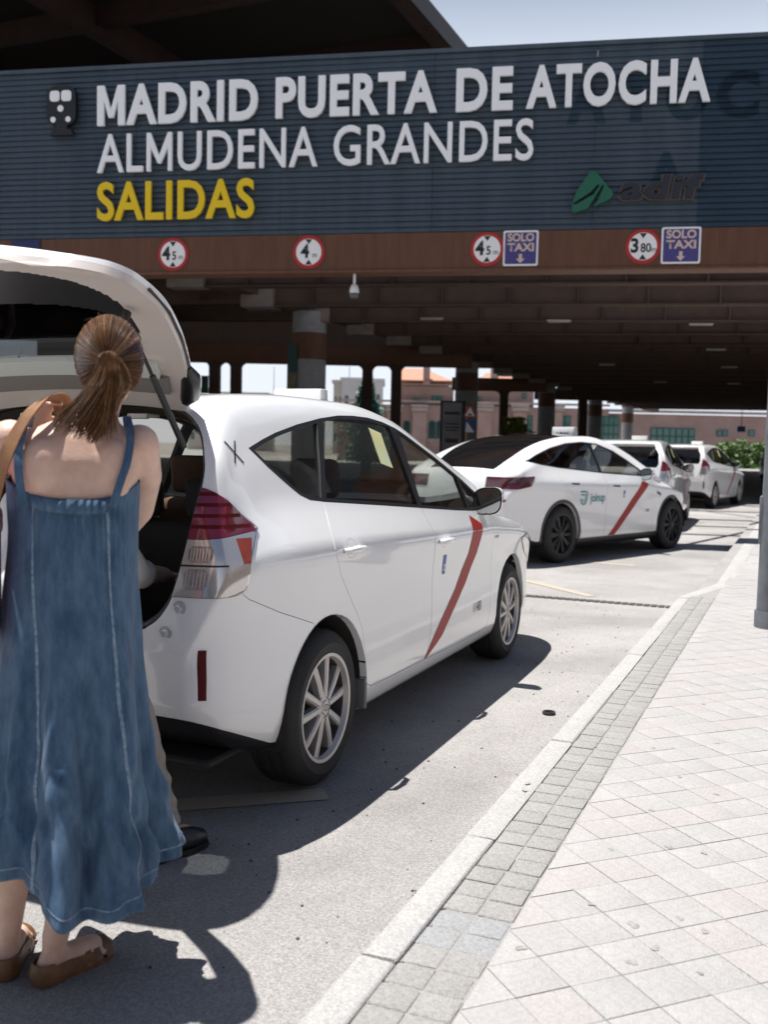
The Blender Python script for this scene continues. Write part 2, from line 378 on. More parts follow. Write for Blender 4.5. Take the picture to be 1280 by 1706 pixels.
# ================================================================== cars
M_paint = mat('white_car_paint', (.84, .845, .85), .28, coat=1., spec=.5, var=.015, vscale=3)
M_trim = mat('black_trim', (.012, .012, .013), .38)
M_cab = mat('cabin_dark', (.022, .02, .019), .8, var=.2, vscale=12)
M_seat = mat('seat_fabric', (.16, .095, .062), .9, bump=.3, bscale=300, var=.15, vscale=30)
M_bench = mat('dark_bench_fabric', (.026, .022, .02), .9, bump=.3, bscale=300)
M_liner = mat('cabin_lining', (.10, .085, .075), .85, var=.1, vscale=8)
M_rubber = mat('tyre_rubber', (.018, .018, .019), .72, bump=.25, bscale=120, var=.3, vscale=9)
M_alloy = mat('brushed_alloy', (.56, .53, .51), .42, metal=.55, var=.06, vscale=12)
M_darkrim = mat('dark_rim', (.030, .030, .033), .42, metal=.4)
M_disc = mat('brake_disc', (.19, .19, .20), .45, metal=.8)
M_chrome = mat('chrome', (.75, .75, .76), .12, metal=1)
M_redlens = mat('red_lens', (.23, .006, .035), .10, coat=1, col2=(.11, .004, .022), vscale=9)
M_darkred = mat('reflector_red', (.09, .003, .006), .55, spec=.2)
M_orange = mat('amber_lens', (.30, .045, .014), .12, coat=1, col2=(.20, .03, .012), vscale=14)
M_clear = mat('clear_lens', (.58, .56, .55), .14, coat=1, metal=.6)
M_bowl = mat('lamp_bowl_amber', (.20, .13, .11), .2, metal=.5, coat=1, col2=(.42, .38, .36), vscale=30); M_bowl2 = mat('lamp_bowl_grey', (.16, .18, .20), .2, metal=.5, coat=1, col2=(.40, .42, .44), vscale=26)
M_stripe = mat('red_vinyl', (.34, .016, .010), .45, spec=.35)
M_blue = mat('blue_vinyl', (.05, .12, .42), .45)
M_teal = mat('teal_vinyl', (.02, .25, .30), .45)
M_ink = mat('black_vinyl', (.012, .012, .014), .5)
M_whitev = mat('white_plastic', (.74, .74, .73), .35, coat=.3)
M_green = mat('green_lamp', (.01, .30, .16), .3, coat=.4)
M_plate = mat('blue_plate', (.025, .075, .25), .4)
M_paper = mat('sticker_paper', (.48, .60, .45), .6, col2=(.70, .62, .25), vscale=14)
G_side = glass('tinted_glass', (.78, .76, .72)); G_dark = glass('privacy_glass', (.34, .35, .36)); G_clear = glass('windscreen_glass', (.90, .92, .90))
M_roofglass = mat('black_roof_glass', (.008, .008, .009), .03, coat=1)
def hermite(P, crease, segs):
    """smooth section curve through control points, tight at the creases"""
    n = len(P); out = []
    d = [(P[i+1]-P[i]) for i in range(n-1)]
    def unit(v): return v/np.maximum(1e-9, np.linalg.norm(v, axis=-1, keepdims=True))
    T = [None]*n
    for i in range(n):
        T[i] = unit(d[0]) if i == 0 else (unit(d[-1]) if i == n-1 else unit(unit(d[i-1])+unit(d[i])))
    T[0] = np.zeros_like(T[0])+np.array([1., 0]); T[-1] = np.zeros_like(T[0])+np.array([-1., 0])
    for i in range(n-1):
        L = np.linalg.norm(d[i], axis=-1, keepdims=True); u = unit(d[i])
        a = T[i]*(1-crease.get(i, 0))+u*crease.get(i, 0); b = T[i+1]*(1-crease.get(i+1, 0))+u*crease.get(i+1, 0)
        for k in range(segs[i]):
            t = k/segs[i]
            out.append((2*t**3-3*t*t+1)*P[i]+(t**3-2*t*t+t)*L*a+(-2*t**3+3*t*t)*P[i+1]+(t**3-t*t)*L*b)
    out.append(P[-1]); return np.array(out)          # (m, nS, 2)
def loft(S, keys, tab, crease, segs):
    """keys: station positions; tab: list of (h keys, z keys) per control point; returns a closed solid"""
    P = [np.stack([spline(keys, h, S), spline(keys, z, S)], -1) for h, z in tab]
    C = hermite(P, crease, segs); m, ns = C.shape[:2]; ring = 2*m-2; V = []; F = []
    for j in range(ns):
        for i in range(m): V.append((C[i, j, 0] if 0 < i < m-1 else 0., S[j], C[i, j, 1]))
        for i in range(m-2, 0, -1): V.append((-C[i, j, 0], S[j], C[i, j, 1]))
    for j in range(ns-1):
        for i in range(ring):
            k = (i+1) % ring; F.append((j*ring+i, j*ring+k, (j+1)*ring+k, (j+1)*ring+i))
    for j in (0, ns-1):
        b = j*ring; half = [(b+i, b+(i+1) % ring, b+(ring-i-1) % ring, b+(ring-i) % ring) for i in range(1, m-2)]
        half += [(b, b+1, b+ring-1), (b+m-2, b+m-1, b+m)]
        F += half
    me = mesh(V, F); bm = bmesh.new(); bm.from_mesh(me); bmesh.ops.recalc_face_normals(bm, faces=bm.faces); bm.to_mesh(me); bm.free(); return me
def offset(me, t):
    """same solid moved inwards by t"""
    n = np.empty(len(me.vertices)*3); me.vertices.foreach_get('normal', n); c = me.copy(); setv(c, verts(me)-n.reshape(-1, 3)*t); return c
class Skin:
    """outer surface of a car: finds points and smooth normals on it"""
    def __init__(s, me):
        s.me = me; s.bvh = BVHTree.FromPolygons([v.co for v in me.vertices], [list(p.vertices) for p in me.polygons])
        s.N = [v.normal.copy() for v in me.vertices]; s.C = [v.co.copy() for v in me.vertices]; s.P = [list(p.vertices) for p in me.polygons]
    def normal(s, co):
        loc, nn, fi, dist = s.bvh.find_nearest(co)
        f = s.P[fi]; w = poly_3d_calc([s.C[i] for i in f], loc); n = Vector((0, 0, 0))
        for a, i in zip(w, f): n += s.N[i]*a
        if n.length < 1e-6: n = nn.copy()
        return n.normalized(), dist, nn
    def side(s, y, z, sgn=1, off=0.):
        hit = s.bvh.ray_cast(Vector((3*sgn, y, z)), Vector((-sgn, 0, 0)))
        if hit[0] is None: return None
        return hit[0]+Vector((sgn*off, 0, 0))
    def finish(s, me, near=.03, inner=None):
        """smooth normals from the original surface; faces away from it take the second material"""
        nl = []; mi = []; cache = {}
        for p in me.polygons:
            c = p.center; n, d, nn = s.normal(c); out = d < near*.5 and p.normal.dot(nn) > .75
            mi.append(0 if (d < near*.85) else 1)
            for vi in p.vertices:
                if out:
                    if vi not in cache: cache[vi] = s.normal(me.vertices[vi].co)[0]
                    nl.append(cache[vi])
                else: nl.append(p.normal.copy())
        me.polygons.foreach_set('use_smooth', [True]*len(me.polygons)); me.normals_split_custom_set(nl)
        if inner is not None: me.polygons.foreach_set('material_index', mi)
        return me
def spart(name, me, sk, m, parent, near=.03, inner=None):
    me.materials.clear(); me.materials.append(m)
    if inner is not None: me.materials.append(inner)
    sk.finish(me, near, inner); me.name = name
    return link(bpy.data.objects.new(name, me), parent)
def clip_poly(P, a, b):
    """keep the part of polygon P to the left of the line a->b"""
    out = []; ax, ay = a; bx, by = b
    f = lambda p: (bx-ax)*(p[1]-ay)-(by-ay)*(p[0]-ax)
    for i in range(len(P)):
        p, q = P[i], P[(i+1) % len(P)]; fp, fq = f(p), f(q)
        if fp >= 0: out.append(p)
        if fp*fq < 0: t = fp/(fp-fq); out.append((p[0]+(q[0]-p[0])*t, p[1]+(q[1]-p[1])*t))
    return out
def pz(poly, w=1.4): return MB().prism(poly, -w, w, 'x').mesh()
def arch(c, z, r, n=40, w=1.4): return MB().prism([(c+r*math.cos(2*math.pi*k/n), z+r*math.sin(2*math.pi*k/n)) for k in range(n)], -w, w, 'x').mesh()
def conform(sk, me, sgn=1, off=.0018):
    """lay a flat (s,z) mesh on the car's flank"""
    a = verts(me); b = np.zeros_like(a)
    for i, v in enumerate(a):
        p = sk.side(v[0], v[1], sgn, off); b[i] = (p.x, p.y, p.z) if p else (sgn*.8, v[0], v[1])
    setv(me, b); return me
def flat_grid(L, Rr, n):
    """ribbon between two polylines given at the same parameters"""
    V = []; F = []
    for i in range(n+1):
        t = i/n*(len(L)-1); k = min(int(t), len(L)-2); f = t-k
        a = Vector(L[k]).lerp(Vector(L[k+1]), f); b = Vector(Rr[k]).lerp(Vector(Rr[k+1]), f)
        for j in range(5): q = a.lerp(b, j/4); V.append((q.x, q.y, 0))
    for i in range(n):
        for j in range(4): F.append((i*5+j, i*5+j+1, (i+1)*5+j+1, (i+1)*5+j))
    return mesh(V, F)
def decal_text(sk, s, size, pos, m, parent, name, sgn=1, sx=1., bold=.01):
    me = text_mesh(s, size, bold*size, 0); a = verts(me); b = a.copy(); b[:, 0] = pos[0]+a[:, 0]*sx*sgn; b[:, 1] = pos[1]+a[:, 1]; b[:, 2] = 0; setv(me, b)
    conform(sk, me, sgn, .002)
    if name == 'licence_number':
        for p in loose(me): obj('licence_digit', p, m, parent, 0)
        return None
    return obj(name, me, m, parent, 0)
def line_decal(sk, a, b, w, m, parent, name, sgn=1):
    a = Vector(a); b = Vector(b); n = Vector((-(b-a).y, (b-a).x)).normalized()*w/2
    return obj(name, conform(sk, flat_grid([a-n, b-n], [a+n, b+n], 14), sgn), m, parent, 0)
def wheel(parent, loc, sgn, rad, rim, style, wd=.21):
    """tyre, rim with spokes, hub, disc; axle along x, outer face towards sgn"""
    w = empty('wheel', loc); w.parent = parent
    f = sgn
    T = [(rim-.006, -wd/2), (rim+.012, -wd/2-.003), (rad-.055, -wd/2-.012), (rad-.022, -wd/2+.004), (rad-.006, -wd/2+.022), (rad, -wd/2+.045), (rad-.004, -wd/2+.047), (rad-.004, -.042), (rad, -.04), (rad, -.003), (rad-.005, -.002), (rad-.005, .003), (rad, .004), (rad, .04), (rad-.004, .042), (rad-.004, wd/2-.047), (rad, wd/2-.045), (rad-.006, wd/2-.022), (rad-.022, wd/2-.004), (rad-.055, wd/2+.012), (rim+.012, wd/2+.003), (rim-.006, wd/2)]
    MB().lathe([(r, t*f) for r, t in T], 56, 'x', cap=False).build('tyre', M_rubber, w, 40)
    mr = M_alloy if style == 'alloy' else M_darkrim
    b = MB().lathe([(rim+.006, f*(wd/2-.002)), (rim+.004, f*(wd/2+.006)), (rim-.010, f*(wd/2+.004)), (rim-.018, f*(wd/2-.018))], 56, 'x', cap=False)
    rimo = b.build('rim', mr, w, 40)
    MB().lathe([(rim-.018, f*(wd/2-.019)), (rim-.03, f*(-wd/2+.02)), (rim-.002, -f*wd/2)], 56, 'x', cap=False).build('rim_barrel', mat('barrel_grey', (.10, .10, .105), .5, metal=.5), w, 40)
    sp = MB(); fo = wd/2-.008
    if style == 'alloy':
        for k in range(5):
            for d in (-.145, .145):
                a0 = 2*math.pi*k/5+math.pi/2+.1
                def pt(r, a, x): return (f*x, r*math.cos(a), r*math.sin(a))
                i0, i1 = a0+d*1.9, a0+d*2.05
                V = []
                for r, a, hw, x in ((.045, i0, .015, fo+.004), (.12, (i0+i1)/2, .0165, fo+.002), (rim-.012, i1, .0195, fo-.006)):
                    for e, xx in ((-1, x-.035), (-1, x-.006), (-.55, x), (.55, x), (1, x-.006), (1, x-.035)):
                        V.append(pt(math.hypot(r, hw*e), a+math.atan2(hw*e, r), xx))
                F = [(j*6+q, j*6+(q+1) % 6, (j+1)*6+(q+1) % 6, (j+1)*6+q) for j in range(2) for q in range(6)]+[(5, 4, 3, 2, 1, 0), (12, 13, 14, 15, 16, 17)]
                sp.add(V, F)
        sp.build('spokes', mr, rimo, 30)
        MB().lathe([(.0, f*(fo+.008)), (.028, f*(fo+.007)), (.032, f*(fo+.002)), (.062, f*(fo-.002)), (.066, f*(fo-.03))], 30, 'x').build('hub_cap', mr, w, 30)
        for k in range(5):
            a = 2*math.pi*k/5+math.pi/2+.1+math.pi/5
            MB().lathe([(.0, f*(fo-.0035)), (.0075, f*(fo-.0035)), (.0085, f*(fo+.0015)), (.011, f*(fo+.0015)), (.011, f*(fo-.012))], 10, 'x', (0, .048*math.cos(a), .048*math.sin(a))).build('lug_nut', M_trim, w, 30)
        e = MB()
        for q in range(24):
            a = 2*math.pi*q/24; a2 = 2*math.pi*(q+1)/24
            for (rx, rz, cz) in ((.019, .012, 0), (.007, .012, 0)):
                e.add([(f*(fo+.0088), (rx+dd)*math.cos(t), cz+(rz+dd)*math.sin(t)) for t, dd in ((a, 0), (a2, 0), (a2, .0022), (a, .0022))], [(0, 1, 2, 3)])
        e.build('emblem', M_trim, w, 0)
    else:
        for k in range(10):
            a = 2*math.pi*k/10; V = []
            for r, hw, x in ((.04, .014, fo), (.13, .026 if k % 2 else .02, fo-.004), (rim-.012, .032 if k % 2 else .022, fo-.012)):
                for e, xx in ((-1, x-.03), (-1, x-.004), (.2, x+.004), (1, x-.004), (1, x-.03)): V.append((f*xx, r*math.cos(a)-hw*e*math.sin(a), r*math.sin(a)+hw*e*math.cos(a)))
            sp.add(V, [(j*5+q, j*5+(q+1) % 5, (j+1)*5+(q+1) % 5, (j+1)*5+q) for j in range(2) for q in range(5)]+[(4, 3, 2, 1, 0), (10, 11, 12, 13, 14)])
        sp.build('spokes', mr, rimo, 30)
        MB().lathe([(.0, f*(fo+.008)), (.04, f*(fo+.006)), (.05, f*(fo-.02))], 30, 'x').build('hub_cap', mr, w, 30)
    MB().lathe([(0, f*.035), (.055, f*.035), (.06, f*.02), (rim*.72, f*.02), (rim*.72, f*.004), (0, f*.004)], 36, 'x').build('brake_disc', M_disc, w, 30)
    MB().lathe([(0, 0), (rim-.02, 0), (rim-.02, -f*.02), (0, -f*.02)], 30, 'x').build('wheel_back', M_trim, w, 30)
    return w
def rbox(name, x0, x1, y0, y1, z0, z1, m, parent, bev=.03, seg=3, tilt=0, piv=None):
    o = MB().box(x0, x1, y0, y1, z0, z1).build(name, m, None, 40, bev, seg)
    if tilt:
        a = verts(o.data); py, pz_ = piv; c, s = math.cos(tilt), math.sin(tilt); y = a[:, 1]-py; z = a[:, 2]-pz_
        a[:, 1] = py+y*c-z*s; a[:, 2] = pz_+y*s+z*c; setv(o.data, a)
    o.parent = parent; return o
def cabin(car, fy, ry, floor, hw, dash_y, dash_z, seat_z=.30):
    rbox('cabin_floor', -hw+.08, hw-.08, ry-1.0, dash_y+.3, floor, floor+.03, M_cab, car, .01, 1)
    for sx in (-1, 1):
        s = empty('front_seat', (sx*.36, fy, 0)); s.parent = car
        rbox('cushion', -.25, .25, -.25, .27, floor+.12, floor+seat_z, M_seat, s, .05)
        rbox('backrest', -.24, .24, -.36, -.22, floor+seat_z-.05, floor+seat_z+.58, M_seat, s, .05, 3, .22, (-.29, floor+seat_z))
        rbox('headrest', -.13, .13, -.50, -.40, floor+seat_z+.60, floor+seat_z+.80, M_seat, s, .04, 3, .1, (-.45, floor+seat_z+.7))
    s = empty('rear_bench', (0, ry, 0)); s.parent = car
    rbox('cushion', -.62, .62, -.22, .27, floor+.12, floor+seat_z, M_bench, s, .05)
    rbox('backrest', -.62, .62, -.34, -.20, floor+seat_z-.05, floor+seat_z+.55, M_bench, s, .05, 3, .25, (-.27, floor+seat_z))
    for x in (-.38, 0, .38): rbox('headrest', x-.12, x+.12, -.50, -.41, floor+seat_z+.55, floor+seat_z+.72, M_bench, s, .035, 3, .12, (-.45, floor+seat_z+.6))
    rbox('dashboard', -hw+.1, hw-.1, dash_y-.1, dash_y+.45, dash_z-.32, dash_z-.02, M_cab, car, .06)
    st = empty('steering_wheel', (-.36, dash_y-.22, dash_z-.06)); st.parent = car; st.rotation_euler = (R(65), 0, 0)
    MB().tube([(.18*math.cos(2*math.pi*k/24), .18*math.sin(2*math.pi*k/24), 0) for k in range(25)], .015, 8, False).build('wheel_ring', M_trim, st)
    MB().box(-.17, .17, -.03, .03, -.02, .0).build('wheel_hub', M_trim, st, 35, .008)
def mirror(car, x, y, z, sgn, m):
    r = empty('door_mirror', (sgn*x, y, z)); r.parent = car
    def shell(k, y0, y1, n=26):
        prof = []
        for q in range(n):
            a = 2*math.pi*q/n; ca, sa = math.cos(a), math.sin(a); e = .62
            prof.append((sgn*(.105+.090*k*abs(ca)**e*(1 if ca > 0 else -1)), .082*k*abs(sa)**e*(1 if sa > 0 else -1)+.012*ca))
        return prof
    V = []; F = []; rings = [(1.0, -.03), (1.02, -.005), (.97, .03), (.80, .065), (.45, .088)]
    for k, yy in rings: V += [(p[0], yy, p[1]) for p in shell(k, 0, 0)]
    n = 26
    for j in range(len(rings)-1): F += [(j*n+q, j*n+(q+1) % n, (j+1)*n+(q+1) % n, (j+1)*n+q) for q in range(n)]
    F += [tuple((len(rings)-1)*n+q for q in range(n))]
    g = MB().add(V, F); g.build('mirror_cap', m, r, 50)
    P = shell(1.0, 0, 0); b = MB(); b.prism([(p[0], p[1]) for p in P], -.03, -.028, 'y'); b.build('mirror_surround', M_trim, r, 40)
    P = shell(.90, 0, 0); b = MB(); b.prism([(p[0], p[1]) for p in P], -.0315, -.0305, 'y'); b.build('mirror_glass', mat('mirror_face', (.55, .6, .6), .02, metal=1), r, 40)
    MB().tube([(sgn*-.06, .03, -.10), (sgn*-.02, .02, -.085), (sgn*.05, .01, -.055)], [.035, .03, .025], 10).build('mirror_arm', M_trim, r)
    MB().box(min(sgn*.19, sgn*.206), max(sgn*.19, sgn*.206), -.008, .03, -.006, .012).build('turn_lamp', M_orange, r, 35, .003)
    return r
def taxi_sign(car, y, z, w=.30, h=.085, green=True):
    r = empty('taxi_roof_sign', (0, y, z)); r.parent = car
    MB().prism([(-.05, 0), (.07, 0), (.05, h), (-.035, h)], -w/2, w/2, 'x').build('sign_box', M_whitev, r, 35, .008)
    for sy, yy in (((-1, -.046),) if green else ()):
        o = MB().box(-w*.30, w*.22, -.0015, .0015, h*.22, h*.74).build('display_window', M_trim, r, 35); o.location = (0, -.0445, 0); o.rotation_euler = (-.17, 0, 0)
    if green: MB().prism([(-.052, -.002), (.072, -.002), (.052, h*.62), (-.037, h*.62)], w/2-.055, w/2+.006, 'x').build('green_light', M_green, r, 35, .006)
    return r

# ------------------------------------------------------------------ the wagon taxis
def wagon_skin():
    K = [-.80, -.775, -.74, -.69, -.61, -.51, -.40, -.20, .30, .80, 1.20, 1.62, 1.98, 2.24, 2.50, 2.80, 3.10, 3.35, 3.55, 3.68, 3.73]
    zt = [.80, .97, 1.13, 1.31, 1.45, 1.54, 1.585, 1.612, 1.632, 1.632, 1.60, 1.475, 1.335, 1.20, 1.075, 1.0, .935, .86, .76, .62, .50]
    z9 = [.76, .89, 1.03, 1.20, 1.35, 1.475, 1.555, 1.588, 1.607, 1.603, 1.553, 1.402, 1.268, 1.135, 1.02, .965, .90, .825, .73, .60, .485]
    w = [.775, .83, .878, .915, .945, .968, .985, .998, 1, 1, 1, 1, 1, .998, .995, .99, .972, .935, .85, .70, .48]
    z6 = [.67, .76, .86, .93, .965, .985, .99, .99, .98, .965, .95, .935, .925, .915, .90, .88, .84, .77, .68, .57, .465]
    z7 = [.71, .81, .92, 1.03, 1.10, 1.15, 1.18, 1.185, 1.160, 1.125, 1.095, 1.062, 1.04, 1.015, .965, .93, .875, .80, .705, .585, .475]
    zb = [.46, .42, .39, .35, .31, .27, .24, .21, .205, .205, .205, .205, .205, .205, .205, .205, .20, .20, .21, .25, .30]
    w = np.array(w); zt = np.array(zt); z9 = np.array(z9); z6 = np.array(z6); z7 = np.array(z7); zb = np.array(zb); K = np.array(K)
    H = .8875
    h7 = H*w-.03-.32*np.clip(z7-1.0, 0, 1)*1.0; h7 = np.where(z7 > .99, np.minimum(h7, .8575-.48*(z7-1.0)+.0), h7)
    h9 = np.minimum(.862-.48*(z9-1.0), h7-.02)
    h9 = np.where(z9 < 1.05, h7-.10, h9)
    h9 = np.where(K < -.45, np.minimum(h9, .86*w-.12*(w < 2)), h9)
    z8 = z7+(z9-z7)*.5; h8 = (h7+h9)/2+.014*np.clip((z9-z7)/.4, 0, 1)
    h10 = h9*.62; z10 = z9+(zt-z9)*.72
    mid = zb+(z6-zb)
    tab = [(0*w, zb), (.60*w, zb), (.825*H/.8875*w, zb+.022), (.868*w, zb+.12*(z6-zb)/.75), (.874*w, zb+.36*(z6-zb)), (.870*w, zb+.70*(z6-zb)), (H*w, z6), (h7, z7), (h8, z8), (h9, z9), (h10, z10), (0*w, zt)]
    S = np.unique(np.concatenate([np.linspace(-.80, -.68, 12), np.linspace(-.68, -.3, 14), np.linspace(-.3, 2.4, 46), np.linspace(2.4, 3.4, 20), np.linspace(3.4, 3.73, 14)]))
    return loft(S, K, tab, {2: .3, 6: .82, 7: .55, 9: .25}, [3, 3, 4, 4, 4, 4, 4, 5, 5, 5, 5])
DLO = [(-.375, 1.392), (-.25, 1.425), (-.121, 1.455), (.10, 1.495), (.34, 1.528), (.55, 1.548), (.72, 1.553), (.90, 1.550), (1.073, 1.533), (1.22, 1.505), (1.338, 1.468), (1.62, 1.365), (1.946, 1.225), (2.14, 1.125), (2.22, 1.07), (2.20, 1.035), (1.95, 1.040), (1.671, 1.057), (1.137, 1.096), (.60, 1.135), (.103, 1.170), (-.02, 1.183), (-.09, 1.205), (-.16, 1.245), (-.278, 1.318)]
OPEN_ = [(0, 1.565), (.34, 1.555), (.48, 1.525), (.585, 1.46), (.645, 1.37), (.672, 1.26), (.655, 1.05), (.632, .90), (.60, .82), (.545, .765), (.45, .742), (0, .735)]
OPEN = OPEN_+[(-x, z) for x, z in OPEN_[-2:0:-1]]; OPEN = [tuple(p) for p in smooth_poly(OPEN, 5)]
TAIL = [(-1.2, 1.285), (-.76, 1.285), (-.69, 1.265), (-.525, 1.118), (-.530, 1.085), (-.610, .978), (-.630, .895), (-.70, .875), (-1.2, .862)]
WSKIN = None
def wagon(loc, rz, open_hatch, label, group=None, number='11481'):
    global WSKIN
    if WSKIN is None:
        o = wagon_skin(); WSKIN = (o, Skin(o), offset(o, .034), offset(o, .006), offset(o, .013), offset(o, -.006), offset(o, .02), offset(o, -.0005))
    outer, sk, inner, g0, g1, lo, tr, flush = WSKIN
    car = empty('taxi_car', loc, rz, label, 'taxi', group)
    shell = cut(outer, inner)
    shell = cut(shell, pz(DLO))
    ws = [(-.56, 1.30), (.56, 1.30), (.70, 1.98), (.70, 2.28), (.35, 2.46), (-.35, 2.46), (-.70, 2.28), (-.70, 1.98)]
    wsm = MB().prism(ws, 1.0, 2.0, 'z').mesh()
    shell = cut(shell, wsm)
    for c in (-.015, 2.775): shell = cut(shell, arch(c, .335, .378))
    opm = MB().prism(OPEN, -2, -.40, 'y').mesh()
    shell = cut(shell, opm)
    tailp = pz(TAIL); tail_cut = pz(inset(TAIL, -.003))
    head = [(2.98, .80), (3.22, .83), (3.45, .74), (3.9, .66), (3.9, .52), (3.40, .60), (3.12, .70)]
    lens = cut(meet(cut(lo, tr), tailp), opm)
    shell = cut(shell, tail_cut)
    hl = meet(cut(lo, tr), pz(head)); shell = cut(shell, pz(inset(head, -.003)))
    val = [(-1.2, .455), (-.79, .445), (-.69, .395), (-.55, .335), (-.43, .285), (-.30, .26), (-.30, .05), (-1.2, .05)]
    bump = [(-1.2, .858), (-.64, .882), (-.60, .855), (-.42, .785), (-.163, .704), (-.1, .62), (-.1, .26), (-.30, .26), (-.43, .285), (-.55, .335), (-.69, .395), (-.79, .445), (-1.2, .455)]
    rd = [(.095, 1.20), (.075, 1.14), (.02, 1.06), (-.018, .985), (.06, .87), (.164, .771), (.25, .68), (.304, .606), (.338, .50), (.350, .40), (.372, .343), (.43, .322), (1.112, .312), (1.150, .37), (1.179, .442), (1.197, .60), (1.199, .748), (1.19, .935), (1.165, 1.06), (1.155, 1.13)]
    fd = [(1.158, 1.13), (1.169, 1.06), (1.194, .935), (1.203, .748), (1.201, .60), (1.183, .442), (1.155, .37), (1.118, .312), (1.6, .300), (2.10, .298), (2.20, .318), (2.25, .37), (2.268, .50), (2.272, .70), (2.262, .85), (2.235, .96), (2.20, 1.06)]
    valm = meet(shell, pz(val)); bumpm = meet(shell, pz(inset(bump, .0025)))
    rear_door = meet(shell, pz(inset(rd, .003))); front_door = meet(shell, pz(inset(fd, .003)))
    for P in (val, bump, rd, fd): shell = cut(shell, pz(P))
    spart('body', shell, sk, M_paint, car, .034, M_liner)
    spart('bumper', bumpm, sk, M_paint, car, .034, M_cab); spart('bumper_valance', valm, sk, M_trim, car, .034, M_trim)
    doors = {}
    for nm, me in (('rear_door', rear_door), ('front_door', front_door)):
        for p in loose(me):
            if len(p.polygons) < 60: continue
            d = spart(nm, p, sk, M_paint, car, .034, M_liner); sg = 1 if verts(p)[:, 0].mean() > 0 else -1; doors[(nm, sg)] = d
    # windows
    post = lambda a, b: (a, b)
    q0, q1 = (.347, 1.545), (.092, 1.15)
    PI_ = inset(DLO, .016)
    quarter = clip_poly(PI_, (q0[0]-.028, q0[1]), (q1[0]-.028, q1[1])); quarter = quarter if quarter and min(p[0] for p in quarter) < 0 else None
    if quarter is None or max(p[0] for p in quarter) > .6: quarter = clip_poly(PI_, (q1[0]-.028, q1[1]), (q0[0]-.028, q0[1]))
    def between(a0, a1, b0, b1):
        P = clip_poly(PI_, a0, a1)
        if not P or max(p[0] for p in P) < a0[0]+.1: P = clip_poly(PI_, a1, a0)
        Q = clip_poly(P, b0, b1)
        if not Q or min(p[0] for p in Q) > b0[0]-.1: Q = clip_poly(P, b1, b0)
        return Q
    rpane = between((q0[0]+.018, q0[1]), (q1[0]+.018, q1[1]), (1.128, 1.56), (1.13, 1.0))
    fpane = between((1.225, 1.56), (1.178, 1.0), (1.86, 1.5), (1.885, .95))
    vent = between((1.90, 1.5), (1.925, .95), (2.6, 1.5), (2.6, .95)) 
    frame = meet(cut(flush, tr), pz(inset(DLO, .0005)))
    for P in (quarter, rpane, fpane, vent): frame = cut(frame, pz(P))
    for p in loose(frame): spart('window_frame', p, sk, M_trim, car, .03)
    gl = cut(g0, g1)
    for P, m, nm in ((quarter, G_side, 'quarter_window'), (rpane, G_side, 'rear_door_window'), (fpane, G_clear, 'front_door_window'), (vent, G_clear, 'front_quarter_window')):
        for p in loose(meet(gl, pz(inset(P, -.006)))): spart(nm, p, sk, m, car, .05)
    spart('windscreen', meet(gl, wsm), sk, G_clear, car, .05)
    # lamps
    for p in loose(hl): spart('headlight', p, sk, M_clear, car, .05)
    for p in loose(lens):
        sg = 1 if verts(p)[:, 0].mean() > 0 else -1
        t = empty('tail_light'); t.parent = car
        red = meet(p, pz([(-1.2, 1.4), (-.4, 1.4), (-.4, 1.094), (-.55, 1.094), (-.72, 1.072), (-1.2, 1.058)]))
        low = meet(p, pz([(-1.2, 1.056), (-.72, 1.070), (-.55, 1.092), (-.4, 1.092), (-.4, .7), (-1.2, .7)]))
        amb = meet(cut(offset(outer, -.0068), tr), pz([(-.628, 1.072), (-.560, 1.072), (-.604, .985), (-.634, .985)]))
        spart('lens_upper', red, sk, M_redlens, t, .05); spart('lens_lower', low, sk, M_clear, t, .05)
        for q in loose(amb):
            if (verts(q)[:, 0].mean() > 0) == (sg > 0): spart('amber_corner', q, sk, M_orange, t, .05)
        # dark horizontal fins inside the red lens, clear reversing bowl ribs below
        for zz in (1.112, 1.150, 1.188, 1.226):
            L = [(-.845, zz), (-.70, zz)]
            fin = meet(cut(offset(outer, -.0066), tr), pz([(-1.2, zz-.004), (-.53-.95*(zz-1.1), zz-.004), (-.53-.95*(zz-1.1), zz+.009), (-1.2, zz+.009)]))
            fin = cut(meet(fin, tailp), opm)
            for q in loose(fin):
                if (verts(q)[:, 0].mean() > 0) == (sg > 0): spart('lens_fin', q, sk, M_darkred, t, .05)
        div = cut(meet(meet(cut(offset(outer, -.0072), tr), pz([(-1.2, .972), (-.69, .978), (-.69, .984), (-1.2, .980)])), tailp), opm)
        for q in loose(div):
            if (verts(q)[:, 0].mean() > 0) == (sg > 0): spart('lens_divider', q, sk, M_trim, t, .05)
        for (bx0, bx1, bz0, bz1, bm_, rb) in ((.668, .752, .992, 1.048, M_bowl, .0105), (.662, .748, .898, .970, M_bowl2, .013)):
            q = (bz1-bz0)*.22; P = [(bx0, bz0+q), (bx0+q, bz0), (bx1-q, bz0), (bx1, bz0+q), (bx1, bz1-q), (bx1-q, bz1), (bx0+q, bz1), (bx0, bz1-q)]
            bowl = meet(cut(offset(outer, -.0069), tr), MB().prism([(sg*x, z) for x, z in P], -2, -.55, 'y').mesh())
            if len(bowl.polygons): spart('lamp_bowl', bowl, sk, bm_, t, .05)
            ribs = MB(); x = bx0+.010
            while x < bx1-.006: ribs.prism([(sg*x-.0022, bz0+q*.5), (sg*x+.0022, bz0+q*.5), (sg*x+.0022, bz1-q*.5), (sg*x-.0022, bz1-q*.5)], -2, -.55, 'y'); x += rb
            rm_ = meet(cut(offset(outer, -.0088), tr), ribs.mesh())
            if len(rm_.polygons): spart('lamp_ribs', rm_, sk, M_clear, t, .05)
